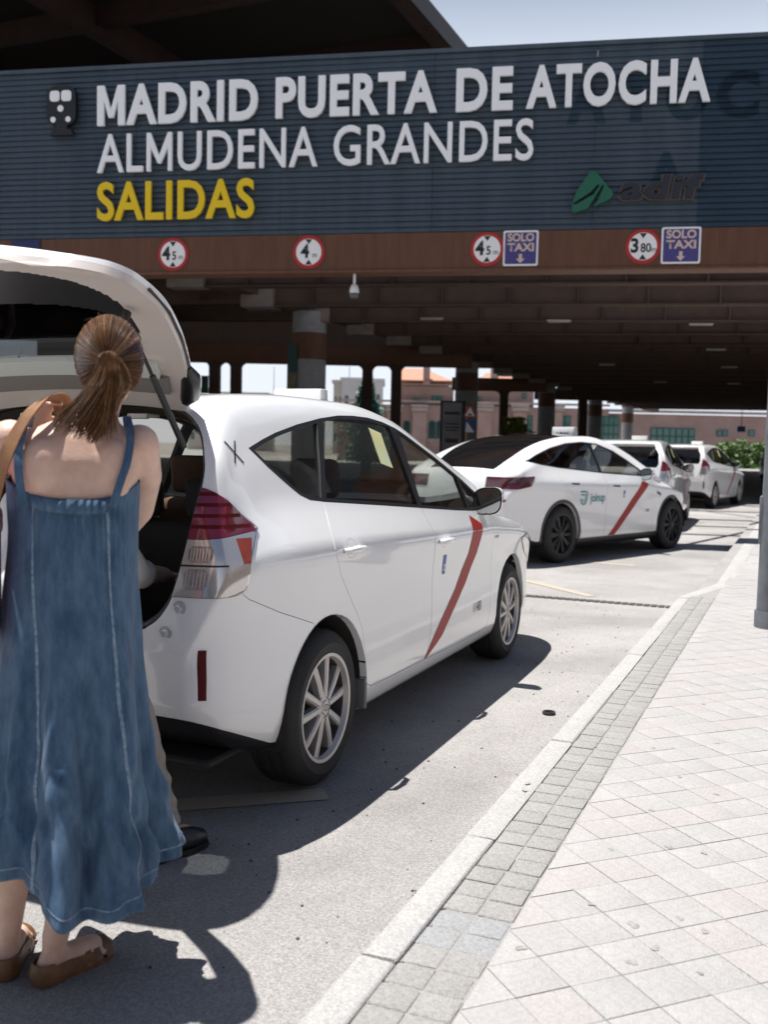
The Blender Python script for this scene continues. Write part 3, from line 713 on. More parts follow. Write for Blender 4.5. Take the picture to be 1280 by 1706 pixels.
    for sg in (-1, 1):
        path = []
        for (s_, z_) in smooth_poly(TAIL[2:8], 5, False):
            p = sk.side(s_, z_, sg, .003)
            if p and p.x*sg > .70: path.append(p)
        if len(path) > 3: MB().tube(path, .0045, 6).build('lamp_seal', M_chrome, car)
        rf = meet(cut(lo, tr), pz([(-.772, .69), (-.757, .69), (-.759, .515), (-.772, .515)]))
        if sg == 1:
            for q in loose(rf): spart('reflector', q, sk, M_darkred, car, .05)
        for bx_, bz_ in ((.655, .832), (.612, .745)):
            hit = sk.bvh.ray_cast(Vector((sg*bx_, -3, bz_)), Vector((0, 1, 0)))
            if hit[0]: MB().lathe([(0, -.014), (.010, -.014), (.013, -.010), (.014, -.002), (.026, -.001), (.027, .004)], 20, 'y', tuple(hit[0])).build('buffer_seat', mat('buffer_grey', (.45, .46, .47), .5), car, 35)
        # handles
        for nm, (ys, zs) in (('rear_door', (.155, .972)), ('front_door', (1.335, .915))):
            d = doors.get((nm, sg))
            p = sk.side(ys, zs, sg)
            h = MB().tube([(p.x+sg*.002, ys-.085, zs-.002), (p.x+sg*.022, ys-.072, zs), (p.x+sg*.030, ys, zs+.003), (p.x+sg*.022, ys+.072, zs), (p.x+sg*.002, ys+.085, zs-.002)], [.010, .014, .0155, .014, .010], 10); h.build('door_handle', M_paint, d)
            n = 20; P = [(ys+.055*math.cos(2*math.pi*k/n), zs+.003+.042*math.sin(2*math.pi*k/n)) for k in range(n)]
            V = [sk.side(a, b, sg, .001) for a, b in P]; c = sk.side(ys, zs, sg, -.012)
            cup = mesh(V+[c], [(k, (k+1) % n, n) for k in range(n)]); obj('handle_cup', cup, mat('handle_cup_paint', (.66, .66, .66), .3, coat=1), d, 60)
        mirror(car, .80, 2.06, 1.096, sg, M_paint)
        for ys in (-.015, 2.775):
            wheel(car, (sg*.745, 0 if ys < 1 else 2.78, .3235), sg, .3235, .222, 'alloy')
            V = []; F = []; n = 28
            for k in range(n+1):
                a = math.pi*(-.08)+math.pi*1.16*k/n
                for xx, rr in (((.872 if ys < 1 else .80), .379), (.60, .385), (.45, .33)): V.append((sg*xx, ys+rr*math.cos(a), .335+rr*math.sin(a)))
            for k in range(n):
                for j in range(2): F.append((k*3+j, k*3+j+1, (k+1)*3+j+1, (k+1)*3+j))
            obj('wheel_arch_liner', mesh(V, F), M_cab, car, 60)
        MB().box(min(sg*.80, sg*.872), max(sg*.80, sg*.872), .348, .375, .235, .37).build('mud_flap', mat('grey_plastic', (.16, .16, .165), .6), car, 35, .006)
        # taxi livery
        L = [(1.852, 1.022), (1.820, .92), (1.779, .798), (1.60, .62), (1.194, .428), (1.108, .316)]; Rr = [(2.03, .985), (2.0, .90), (1.935, .79), (1.77, .63), (1.43, .428), (1.112, .314)]
        L = [(1.86, 1.02), (1.825, .92), (1.775, .80), (1.58, .63), (1.36, .50), (1.19, .39), (1.108, .314)]; Rr = [(2.03, .96), (1.99, .88), (1.935, .79), (1.76, .64), (1.56, .52), (1.36, .40), (1.135, .316)]
        if sg == -1: pass
        obj('red_stripe', conform(sk, flat_grid(L, Rr, 40), sg), M_stripe, doors.get(('front_door', sg), car), 0)
        bd = [(1.34+.030*math.cos(a), .785+.006*math.sin(a)) for a in (0, 1)]
        obj('district_badge', conform(sk, flat_grid([(1.345, .835), (1.345, .738), (1.355, .730)], [(1.392, .835), (1.392, .738), (1.382, .730)], 12), sg), M_blue, doors.get(('front_door', sg), car), 0)
        obj('badge_shield', conform(sk, flat_grid([(1.355, .785), (1.355, .748)], [(1.382, .785), (1.382, .748)], 6), sg, .0032), M_whitev, doors.get(('front_door', sg), car), 0)
        obj('badge_mark', conform(sk, flat_grid([(1.364, .775), (1.364, .757)], [(1.373, .775), (1.373, .757)], 6), sg, .0046), M_blue, doors.get(('front_door', sg), car), 0)
        decal_text(sk, number, .083, (1.90 if sg > 0 else 2.07, .440), M_ink, doors.get(('front_door', sg), car), 'licence_number', sg, .85, .0)
        decal_text(sk, 'HYBRID', .026, (2.285 if sg > 0 else 2.40, .853), M_ink, car, 'model_badge', sg, 1.0, .01)
        line_decal(sk, (-.532, 1.415), (-.45, 1.337), .008, M_ink, car, 'mark_line', sg); line_decal(sk, (-.46, 1.418), (-.511, 1.335), .008, M_ink, car, 'mark_line', sg)
    # inside
    cabin(car, 1.28, .32, .24, .80, 1.95, 1.03, .30)
    rbox('cargo_floor', -.64, .64, -.74, .0, .58, .62, M_cab, car, .01, 1)
    rbox('cargo_side', .62, .70, -.60, .0, .60, 1.05, M_cab, car, .02); rbox('cargo_side', -.70, -.62, -.60, .0, .60, 1.05, M_cab, car, .02)
    rbox('underbody', -.70, .70, -.30, 3.3, .19, .25, M_cab, car, .02, 1)
    taxi_sign(car, 1.34, 1.565, .30, .155)
    sticker = meet(cut(offset(outer, .0045), g0), pz([(.86, 1.50), (.99, 1.475), (.985, 1.30), (.855, 1.325)]))
    for p in loose(sticker): 
        if verts(p)[:, 0].mean() > 0: spart('window_sticker', p, sk, M_paper, car, .05)
    # seal round the tailgate opening
    path = []
    for x, z in OPEN:
        hit = sk.bvh.ray_cast(Vector((x*.985, -3, .02+z*.985)), Vector((0, 1, 0)))
        if hit[0]: path.append(hit[0]+Vector((0, .035, 0)))
    path.append(path[0]); MB().tube(path, .016, 8, False).build('tailgate_seal', M_trim, car)
    if open_hatch: hatch_open(car)
    else: hatch_closed(car, outer, inner, g0, g1, sk, opm)
    return car
def hatch_closed(car, outer, inner, g0, g1, sk, opm):
    h = empty('tailgate'); h.parent = car
    P = inset(OPEN, .005); pm = MB().prism(P, -2, -.40, 'y').mesh(); body = meet(cut(outer, inner), pm)
    win = [(-.52, 1.50), (.52, 1.50), (.60, 1.38), (.615, 1.20), (.58, 1.13), (-.58, 1.13), (-.615, 1.20), (-.60, 1.38)]
    wm = MB().prism(win, -2, -.40, 'y').mesh(); body = cut(body, wm); spart('tailgate_panel', body, sk, M_paint, h, .034, M_cab)
    spart('rear_window', meet(cut(g0, g1), wm), sk, G_dark, h, .05)
    MB().box(-.26, .26, -.805, -.785, .84, .95).build('number_plate', M_plate, h, 35, .004)
    MB().box(-.45, .45, -.80, -.76, 1.0, 1.035).build('garnish', M_chrome, h, 35, .006)
    MB().box(-.15, .15, -.50, -.46, 1.548, 1.565).build('high_brake_light', M_redlens, h, 35, .004)
    rbox('spoiler', -.52, .52, -.61, -.42, 1.525, 1.565, M_paint, h, .015)
def hatch_open(car):
    """raised tailgate seen from its inner side: hinge at the rear edge of the roof"""
    h = empty('tailgate', (0, -.47, 1.545)); h.parent = car
    D = Vector((0, -.79, .485)).normalized(); N = Vector((0, -D.z, D.y)); N = Vector((0, D.z, -D.y))   # N points to the inner side (down and back)
    if N.z > 0: N = -N
    L = .90; vs = [0, .12, .3, .5, .7, .82, .9, .95, .98, 1.0]; hw = [.47, .545, .628, .690, .722, .716, .685, .63, .57, .47]
    def pt(u, v, t):
        x = u*spline(vs, hw, [v])[0]; crown = .035*(1-u*u)
        e = L*v+.05*(1-abs(u)**2.2)*v**4
        bend = .16*max(0, v-.5)**2*2
        return D*e+Vector((x, 0, 0))+N*(t-crown+bend)
    def panel(name, m, keep, t0, t1, nu=36, nv=40, ang=40, us=None, vs_=None):
        U = us if us is not None else np.linspace(-1, 1, nu+1); W = vs_ if vs_ is not None else np.linspace(0, 1, nv+1); b = {}; V = []; F = []
        def vid(i, j, k):
            if (i, j, k) not in b: b[(i, j, k)] = len(V); V.append(pt(U[i], W[j], (t0, t1)[k]))
            return b[(i, j, k)]
        K = {(i, j): keep((U[i]+U[i+1])/2, (W[j]+W[j+1])/2) for i in range(len(U)-1) for j in range(len(W)-1)}
        for (i, j), ok in K.items():
            if not ok: continue
            F.append((vid(i, j, 0), vid(i, j+1, 0), vid(i+1, j+1, 0), vid(i+1, j, 0))); F.append((vid(i, j, 1), vid(i+1, j, 1), vid(i+1, j+1, 1), vid(i, j+1, 1)))
            for di, dj, e in ((-1, 0, ((i, j), (i, j+1))), (1, 0, ((i+1, j), (i+1, j+1))), (0, -1, ((i, j), (i+1, j))), (0, 1, ((i, j+1), (i+1, j+1)))):
                if not K.get((i+di, j+dj), False):
                    (a, c), (d, e2) = e; F.append((vid(a, c, 0), vid(d, e2, 0), vid(d, e2, 1), vid(a, c, 1)))
        me = mesh(V, F); bm = bmesh.new(); bm.from_mesh(me); bmesh.ops.recalc_face_normals(bm, faces=bm.faces); bm.to_mesh(me); bm.free()
        return obj(name, me, m, h, ang)
    def ell(u, v, uc, vc, ru, rv, p=3.2): return (abs((u-uc)/ru)**p+abs((v-vc)/rv)**p) < 1
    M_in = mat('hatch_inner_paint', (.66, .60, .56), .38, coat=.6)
    U = np.linspace(-1, 1, 121); W = np.linspace(0, 1, 131)
    hole = lambda u, v: ell(u, v, 0, .60, .80, .29)
    panel('outer_skin', M_paint, lambda u, v: not ell(u, v, 0, .47, .74, .19), -.024, -.004, us=U, vs_=W)
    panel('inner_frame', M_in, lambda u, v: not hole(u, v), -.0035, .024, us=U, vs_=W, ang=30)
    panel('trim_panel', M_trim, lambda u, v: hole(u, v) and not ell(u, v, 0, .47, .74, .19), .0, .016, us=U, vs_=W)
    panel('rear_window', G_dark, lambda u, v: ell(u, v, 0, .47, .765, .205), -.014, -.008, us=U, vs_=W)
    panel('spoiler_band', mat('spoiler_white', (.62, .66, .63), .4, coat=.4), lambda u, v: abs(u) < .82 and .245 < v < .335, .025, .046, us=U, vs_=W)
    panel('lower_trim', mat('hatch_grey_trim', (.22, .20, .19), .55), lambda u, v: abs(u) < .86 and .13 < v < .235, .025, .039, us=U, vs_=W)
    b = MB(); p = pt(.12, .94, .04); 
    b.tube([p, p+N*.05], [.016, .010], 10).build('buffer_stop', M_trim, h); p = pt(-.0, .955, .04)
    MB().tube([p-Vector((.012, 0, 0)), p+Vector((.012, 0, 0))], .008, 8).build('latch', M_trim, h)
    for x in (-.265, .265):
        MB().box(x-.035, x+.035, -.03, .07, -.045, -.030).build('hinge', M_in, h, 35, .004); MB().tube([(x-.045, -.02, -.04), (x+.045, -.02, -.04)], .011, 10).build('hinge_pin', M_alloy, h)
    # gas struts from the pillar to the tailgate
    for sg in (-1, 1):
        a = Vector((sg*.665, -.20-.07, 1.40-1.545)) ; c = pt(sg*.83, .66, .055)
        a = Vector((sg*.655, -.285, -.155))
        m = a.lerp(c, .56)
        s = MB().tube([a, m], .0115, 10).build('strut_cylinder', M_trim, h); MB().tube([m, c], .0065, 8).build('strut_rod', M_trim, h); MB().tube([c-N*.012, c+N*.012], .017, 10).build('strut_ball', M_trim, h)
        e = pt(sg*.97, .12, .01); q = pt(sg*.97, .30, .01)
        MB().tube([pt(sg*1.005, v, -.002) for v in (.05, .15, .3, .45, .6, .75)], .006, 6).build('edge_seal', M_trim, h)
        MB().tube([pt(sg*.98, .03, .0), pt(sg*1.01, .09, .0), pt(sg*1.01, .20, .0), pt(sg*.99, .27, 0)], [.02, .038, .036, .015], 12).build('spoiler_end_cap', M_trim, h)
hero = wagon((-2.6325, 3.6617, 0), 0, True, 'white taxi wagon with red door stripe and its tailgate raised')
# ------------------------------------------------------------------ electric crossover taxi
def crossover(loc, rz, label):
    K = np.array([-.98, -.95, -.90, -.80, -.6, -.3, .1, .6, 1.1, 1.5, 1.9, 2.2, 2.5, 2.8, 3.1, 3.4, 3.6, 3.72, 3.77])
    zt = np.array([.85, 1.06, 1.145, 1.20, 1.305, 1.44, 1.55, 1.615, 1.628, 1.58, 1.44, 1.29, 1.14, 1.03, .97, .88, .77, .64, .5])
    z9 = np.array([.80, 1.00, 1.09, 1.145, 1.25, 1.385, 1.50, 1.567, 1.578, 1.525, 1.385, 1.235, 1.09, .99, .93, .84, .73, .61, .48])
    w = np.array([.72, .80, .87, .93, .97, .99, 1, 1, 1, 1, 1, .995, .985, .97, .94, .87, .77, .62, .45])
    z6 = np.array([.68, .82, .91, .96, .985, .99, .985, .97, .955, .945, .935, .925, .915, .90, .86, .79, .69, .58, .46])
    z7 = np.array([.74, .90, .99, 1.06, 1.13, 1.165, 1.155, 1.13, 1.10, 1.08, 1.06, 1.04, 1.0, .945, .89, .81, .70, .59, .47])
    zb = np.array([.42, .38, .34, .29, .24, .20, .18, .18, .18, .18, .18, .18, .18, .18, .18, .19, .22, .27, .32])
    H = .95; h7 = np.where(z7 > 1.0, np.minimum(H*w-.03, .905-.45*(z7-1.05)), H*w-.05); h9 = np.where(z9 > 1.08, .885-.50*(z9-1.05), h7-.12); h9 = np.minimum(h9, h7-.03)
    tab = [(0*w, zb), (.62*w, zb), (.88*w, zb+.02), (.925*w, zb+.12*(z6-zb)/.75), (.935*w, zb+.40*(z6-zb)), (.940*w, zb+.75*(z6-zb)), (H*w, z6), (h7, z7), ((h7+h9)/2+.015, (z7+z9)/2), (h9, z9), (h9*.62, z9+(zt-z9)*.72), (0*w, zt)]
    S = np.unique(np.concatenate([np.linspace(-.98, -.8, 12), np.linspace(-.8, 2.6, 50), np.linspace(2.6, 3.4, 14), np.linspace(3.4, 3.77, 14)]))
    outer = loft(S, K, tab, {2: .3, 6: .55, 7: .5, 9: .3}, [3, 3, 4, 4, 4, 4, 4, 4, 4, 5, 5]); sk = Skin(outer)
    inner, g0, g1, lo, tr, flush = [offset(outer, t) for t in (.034, .006, .013, -.006, .02, -.0005)]
    car = empty('taxi_car', loc, rz, label, 'taxi')
    D = [(-.60, 1.262), (-.35, 1.345), (0, 1.432), (.4, 1.497), (.8, 1.522), (1.15, 1.505), (1.5, 1.415), (1.8, 1.285), (2.08, 1.14), (2.12, 1.09), (2.0, 1.068), (1.0, 1.115), (.0, 1.185), (-.35, 1.222)]
    roof = [(-.50, -.86), (.50, -.86), (.545, -.5), (.56, .2), (.56, 1.2), (.62, 1.7), (.72, 2.3), (.45, 2.62), (-.45, 2.62), (-.72, 2.3), (-.62, 1.7), (-.56, 1.2), (-.56, .2), (-.545, -.5)]
    rm = MB().prism(roof, .9, 2.2, 'z').mesh(); tail = [(-1.3, 1.065), (-.80, 1.075), (-.56, 1.085), (-.66, .965), (-.85, .93), (-1.3, .93)]
    sh = cut(outer, inner)
    tailm = cut(pz(tail), MB().box(-.46, .46, -2, 0, .5, 1.3).mesh())
    for c in (pz(D), rm, tailm): sh = cut(sh, c)
    for c in (0, 2.89): sh = cut(sh, arch(c, .36, .39))
    low = [(-1.3, .05), (-1.3, .40), (-.85, .38), (-.5, .29), (.45, .285), (2.45, .285), (3.3, .24), (4, .28), (4, .05)]
    rd = [(-.02, 1.22), (-.05, 1.10), (.0, .98), (.25, .85), (.40, .70), (.45, .50), (.46, .29), (1.0, .29), (1.03, .6), (1.03, .95), (1.0, 1.15)]
    fd = [(1.003, 1.15), (1.034, .95), (1.034, .6), (1.004, .29), (2.28, .29), (2.34, .5), (2.32, .8), (2.22, 1.0), (2.1, 1.12)]
    lowm = meet(sh, pz(low)); tl = meet(cut(lo, tr), tailm); sh = cut(sh, pz(inset(low, -.002)))
    trims = []
    for c in (0, 2.89):
        ring = cut(meet(cut(lo, inner), arch(c, .36, .435)), arch(c, .36, .392)); trims.append(cut(ring, pz([(c-1, -.1), (c-1, .25), (c+1, .25), (c+1, -.1)])))
    rdm, fdm = meet(sh, pz(inset(rd, .003))), meet(sh, pz(inset(fd, .003)))
    for P in (rd, fd): sh = cut(sh, pz(P))
    spart('body', sh, sk, M_paint, car, .034, M_cab); spart('lower_cladding', lowm, sk, M_trim, car, .034, M_trim)
    for t in trims:
        for p in loose(t): spart('arch_trim', p, sk, M_trim, car, .05)
    doors = {}
    for nm, me in (('rear_door', rdm), ('front_door', fdm)):
        for p in loose(me):
            if len(p.polygons) > 40: doors[(nm, 1 if verts(p)[:, 0].mean() > 0 else -1)] = spart(nm, p, sk, M_paint, car, .034, M_cab)
    PI_ = inset(D, .014); rp = [p for p in clip_poly(PI_, (1.0, 0), (.95, 2))]; fp = clip_poly(PI_, (.995, 2), (1.045, 0))
    if rp and max(p[0] for p in rp) > 1.3: rp, fp = fp, rp
    fr = meet(cut(flush, tr), pz(inset(D, .0005)))
    for P in (rp, fp): fr = cut(fr, pz(P))
    for p in loose(fr): spart('window_frame', p, sk, M_trim, car, .03)
    gl = cut(g0, g1)
    for P, m, nm in ((rp, G_dark, 'rear_door_window'), (fp, G_side, 'front_door_window')):
        for p in loose(meet(gl, pz(inset(P, -.006)))): spart(nm, p, sk, m, car, .05)
    back = MB().box(-.8, .8, -2, 1.30, .8, 2.4).mesh(); front = MB().box(-.8, .8, 1.302, 4, .8, 2.4).mesh(); rg = meet(cut(flush, tr), rm)
    spart('glass_roof', meet(rg, back), sk, M_roofglass, car, .05); spart('windscreen', meet(meet(gl, rm), front), sk, G_clear, car, .05)
    for p in loose(tl): spart('tail_light', p, sk, mat('smoked_red_lens', (.10, .008, .015), .08, coat=1, col2=(.03, .004, .008), vscale=10), car, .05)
    for sg in (-1, 1):
        for ys in (0, 2.89):
            wheel(car, (sg*.825, ys, .356), sg, .356, .252, 'dark', .235)
            V = []; n = 28
            for k in range(n+1):
                a = -.1+(math.pi+.2)*k/n
                for xx, rr in ((.935, .392), (.62, .398), (.5, .33)): V.append((sg*xx, ys+rr*math.cos(a), .36+rr*math.sin(a)))
            obj('wheel_arch_liner', mesh(V, [(k*3+j, k*3+j+1, (k+1)*3+j+1, (k+1)*3+j) for k in range(n) for j in range(2)]), M_cab, car, 60)
        mirror(car, .87, 2.03, 1.10, sg, M_paint)
        for nm, y, z in (('rear_door', .27, .985), ('front_door', 1.27, .945)): line_decal(sk, (y-.09, z+.004), (y+.09, z-.002), .022, M_trim, doors.get((nm, sg), car), 'door_handle', sg)
        fdo = doors.get(('front_door', sg), car); rdo = doors.get(('rear_door', sg), car)
        obj('red_stripe', conform(sk, flat_grid([(1.98, 1.005), (1.55, .64), (1.121, .292)], [(2.16, .965), (1.72, .62), (1.285, .292)], 40), sg), M_stripe, fdo, 0)
        obj('district_badge', conform(sk, flat_grid([(1.455, .885), (1.455, .79)], [(1.50, .885), (1.50, .79)], 8), sg), M_blue, fdo, 0)
        obj('badge_shield', conform(sk, flat_grid([(1.464, .835), (1.464, .80)], [(1.491, .835), (1.491, .80)], 6), sg, .0032), M_whitev, fdo, 0)
        decal_text(sk, '12848', .055, (2.08 if sg > 0 else 2.27, .575), M_ink, fdo, 'licence_number', sg, .85, 0)
        if sg > 0:
            decal_text(sk, 'joinup', .155, (.635, .752), M_teal, rdo, 'company_name', sg, .93, .022)
            # J mark: bar, hook and inner stroke
            def arc(r, a0, a1, n=14): return [(.475+r*math.cos(a0+(a1-a0)*k/n), .795+r*math.sin(a0+(a1-a0)*k/n)) for k in range(n+1)]
            for r, w_ in ((.072, .024), (.036, .018)):
                A = [(.475+r+w_/2, .885 if r > .05 else .86)]+arc(r+w_/2, 0, -math.pi); B = [(.475+r-w_/2, .885 if r > .05 else .86)]+arc(r-w_/2, 0, -math.pi)
                obj('company_mark', conform(sk, flat_grid(A, B, 32), sg), M_teal, rdo, 0)
            line_decal(sk, (.385, .885), (.525, .885), .022, M_teal, rdo, 'company_mark', sg); line_decal(sk, (.400, .845), (.49, .845), .018, M_teal, rdo, 'company_mark', sg)
        line_decal(sk, (2.40, .845), (2.53, .805), .035, M_trim, car, 'fender_camera', sg)
    cabin(car, 1.25, .25, .27, .84, 1.95, 1.02, .30); rbox('underbody', -.75, .75, -.6, 3.3, .16, .24, M_cab, car, .02, 1)
    t = taxi_sign(car, 1.42, 1.59, .36, .14, False)
    me = text_mesh('TAXI', .095, .004, .0012); o = obj('lettering', me, M_ink, t, 40); o.rotation_euler = (R(90-10), 0, 0); o.location = (-.115, -.0475, .035)
    MB().box(-.9, -.6, -1.0, -.97, .72, .74)
    return car
ev = crossover((-3.62, 12.58, 0), -R(20.47), 'white electric crossover taxi with black glass roof and teal company lettering')
taxi3 = wagon((-3.0, 18.85, 0), R(1), False, 'white taxi wagon seen from behind, just beyond the crossover with the glass roof', None, '09217')
taxi4 = copy_tree(taxi3); taxi4.location = (-2.9, 26.9, 0); taxi4.rotation_euler = (0, 0, -R(9)); taxi4['label'] = 'white taxi wagon turning right under the canopy, past the lamp post'
taxi5 = copy_tree(taxi3); taxi5.location = (-1.0, 52, 0); taxi5.rotation_euler = (0, 0, -R(16)); taxi5['label'] = 'farthest white taxi wagon, half hidden by the lamp post under the canopy'
# ================================================================== people
def capsule(b, pts, rr, n=12):
    """chain with round ends"""
    P = [Vector(p) for p in pts]; d0 = (P[0]-P[1]).normalized(); d1 = (P[-1]-P[-2]).normalized()
    q = [P[0]+d0*rr[0]*k for k in (.98, .8, .45)]+P+[P[-1]+d1*rr[-1]*k for k in (.45, .8, .98)]
    r = [rr[0]*k for k in (.2, .6, .89)]+list(rr)+[rr[-1]*k for k in (.89, .6, .2)]
    b.tube(q, r, n)
def ellipsoid(b, c, r, n=20, m=12):
    V = []; F = []
    for j in range(m+1):
        t = math.pi*j/m
        for i in range(n): a = 2*math.pi*i/n; V.append((c[0]+r[0]*math.sin(t)*math.cos(a), c[1]+r[1]*math.sin(t)*math.sin(a), c[2]+r[2]*math.cos(t)))
    for j in range(m):
        for i in range(n): F.append((j*n+i, (j+1)*n+i, (j+1)*n+(i+1) % n, j*n+(i+1) % n))
    b.add(V, F)
def rings(b, L, n=28, p=2.2):
    """stack of superellipse rings (cx, cy, z, rx, ry), capped"""
    V = []; F = []
    for cx_, cy_, z, rx, ry in L:
        for i in range(n):
            a = 2*math.pi*i/n; c, s = math.cos(a), math.sin(a)
            V.append((cx_+rx*abs(c)**(2/p)*(1 if c > 0 else -1), cy_+ry*abs(s)**(2/p)*(1 if s > 0 else -1), z))
    for j in range(len(L)-1):
        for i in range(n): F.append((j*n+i, j*n+(i+1) % n, (j+1)*n+(i+1) % n, (j+1)*n+i))
    F += [tuple(range(n))[::-1], tuple((len(L)-1)*n+i for i in range(n))]
    b.add(V, F)
def fuse(b, voxel=.007, smooth=10):
    """weld overlapping forms into one continuous skin"""
    o = bpy.data.objects.new('t', mesh(b.V, b.F)); COL.objects.link(o)
    bm = bmesh.new(); bm.from_mesh(o.data); bmesh.ops.remove_doubles(bm, verts=bm.verts, dist=1e-6); bmesh.ops.recalc_face_normals(bm, faces=bm.faces); bm.to_mesh(o.data); bm.free()
    m = o.modifiers.new('r', 'REMESH'); m.mode = 'VOXEL'; m.voxel_size = voxel
    s = o.modifiers.new('s', 'SMOOTH'); s.iterations = smooth; s.factor = .5
    me = bpy.data.meshes.new_from_object(o.evaluated_get(bpy.context.evaluated_depsgraph_get())); bpy.data.objects.remove(o)
    me.polygons.foreach_set('use_smooth', [True]*len(me.polygons)); return me
def skin_mat(name, c1, c2):
    m = mat(name, c1, .52, col2=c2, vscale=22, bump=.12, bscale=260, detail=10)
    p = m.node_tree.nodes['Principled BSDF']; p.inputs['Subsurface Weight'].default_value = .12; p.inputs['Subsurface Radius'].default_value = (.02, .008, .004); p.inputs['Subsurface Scale'].default_value = .35; return m
M_skin = skin_mat('skin', (.61, .395, .305), (.71, .50, .41))
def denim(name):
    m = bpy.data.materials.new(name); m.use_nodes = True; n = m.node_tree.nodes; l = m.node_tree.links; p = n['Principled BSDF']
    tc = n.new('ShaderNodeTexCoord'); mp = n.new('ShaderNodeMapping'); mp.inputs['Scale'].default_value = (1, 1, .30); l.new(tc.outputs['Object'], mp.inputs[0])
    a = n.new('ShaderNodeTexNoise'); a.inputs['Scale'].default_value = 26; a.inputs['Detail'].default_value = 12; a.inputs['Roughness'].default_value = .72; l.new(mp.outputs[0], a.inputs['Vector'])
    r = n.new('ShaderNodeValToRGB'); r.color_ramp.elements[0].position = .32; r.color_ramp.elements[1].position = .74
    r.color_ramp.elements[0].color = (.036, .085, .165, 1); r.color_ramp.elements[1].color = (.150, .250, .375, 1); l.new(a.outputs['Fac'], r.inputs[0])
    w = n.new('ShaderNodeTexWave'); w.bands_direction = 'DIAGONAL'; w.inputs['Scale'].default_value = 260; w.inputs['Distortion'].default_value = 1.5; l.new(tc.outputs['Object'], w.inputs['Vector'])
    mx = n.new('ShaderNodeMix'); mx.data_type = 'RGBA'; mx.blend_type = 'MULTIPLY'; mx.inputs[0].default_value = .30; l.new(r.outputs[0], mx.inputs[6]); l.new(w.outputs['Color'], mx.inputs[7])
    l.new(mx.outputs[2], p.inputs['Base Color']); p.inputs['Roughness'].default_value = .78; p.inputs['Sheen Weight'].default_value = .12; p.inputs['Specular IOR Level'].default_value = .2
    b = n.new('ShaderNodeBump'); b.inputs['Strength'].default_value = .35; b.inputs['Distance'].default_value = .004; l.new(a.outputs['Fac'], b.inputs['Height']); l.new(b.outputs[0], p.inputs['Normal'])
    return m
M_denim = denim('washed_denim')
M_stitch = mat('pale_seam', (.30, .40, .50), .8, col2=(.08, .15, .26), vscale=90)
M_tan = mat('tan_leather', (.30, .155, .075), .48, var=.25, vscale=14, bump=.15, bscale=200)
# ---- woman, seen from behind; local +y is away from the photographer
WAZ = R(39.9); WB = Vector((-math.sin(WAZ)*2.68, math.cos(WAZ)*2.68, 0))
def hand(b, wrist, d, up, s=1., curl=.6):
    """palm and five bent fingers: d points along the hand, up is the back of the hand"""
    w = Vector(wrist); d = Vector(d).normalized(); up = Vector(up); up = (up-d*up.dot(d)).normalized(); sd = d.cross(up)
    for k in range(4): capsule(b, [w+sd*(k-1.5)*.010*s, w+d*.085*s+sd*(k-1.5)*.019*s], [.014*s, .0115*s], 8)
    for k, L in enumerate((.068, .078, .072, .055)):
        p = w+d*.085*s+sd*(k-1.5)*.0195*s; dr = d; pts = [p]
        for q, f in enumerate((.45, .32, .23)):
            dr = (dr-up*curl*(.5+.25*q)).normalized(); p = p+dr*L*f*s; pts.append(p)
        capsule(b, pts, [.0095*s, .009*s, .0085*s, .0075*s], 8)
    p = w+d*.025*s-sd*.026*s; t1 = p+(d*.6-sd*.75-up*.2).normalized()*.038*s; t2 = t1+(d*.85-sd*.2-up*.45).normalized()*.032*s
    capsule(b, [p, t1, t2], [.014*s, .011*s, .009*s], 8)
b = MB()
rings(b, [(-.01, .02, .80, .135, .105), (-.01, .02, .92, .142, .108), (-.01, .015, 1.06, .128, .095), (-.01, .01, 1.18, .138, .098), (-.008, 0, 1.28, .152, .10), (-.006, 0, 1.36, .162, .092), (0, .005, 1.415, .150, .078), (.012, .015, 1.45, .095, .062), (.03, .02, 1.475, .058, .055)])
ellipsoid(b, (-.085, -.066, 1.335), (.058, .036, .08)); ellipsoid(b, (.078, -.066, 1.335), (.058, .036, .08))        # shoulder blades
ellipsoid(b, (-.165, .0, 1.405), (.055, .055, .052)); ellipsoid(b, (.150, .0, 1.402), (.052, .055, .052))
capsule(b, [(.035, .02, 1.45), (.055, .025, 1.50), (.066, .035, 1.55)], [.056, .050, .050], 16)
ellipsoid(b, (.075, .035, 1.622), (.073, .092, .098)); ellipsoid(b, (.085, .075, 1.565), (.052, .060, .060))
ellipsoid(b, (.106, .132, 1.592), (.012, .018, .018), 10, 8); ellipsoid(b, (.104, .118, 1.56), (.022, .016, .010), 10, 8)     # nose, lips
for sx in (-1, 1): ellipsoid(b, (.105+sx*.030, .112, 1.622), (.013, .012, .010), 10, 8)
for sx, c in ((-1, (.0, .035, 1.600)), (1, (.148, .03, 1.592))):
    ellipsoid(b, c, (.011, .022, .034), 12, 8)
capsule(b, [(.152, .0, 1.40), (.172, .09, 1.315), (.165, .20, 1.215)], [.050, .045, .038], 14); capsule(b, [(.165, .20, 1.215), (.13, .33, 1.15), (.09, .43, 1.11)], [.038, .034, .025], 12)
hand(b, (.09, .43, 1.11), (-.25, .95, -.2), (0, .2, 1))
capsule(b, [(-.165, .0, 1.40), (-.225, .07, 1.31), (-.27, .15, 1.21)], [.050, .043, .037], 14); capsule(b, [(-.27, .15, 1.21), (-.20, .14, 1.34), (-.115, .105, 1.44)], [.037, .033, .025], 12)
hand(b, (-.115, .105, 1.44), (.30, -.55, .62), (-.2, .45, .8), .86, .75)
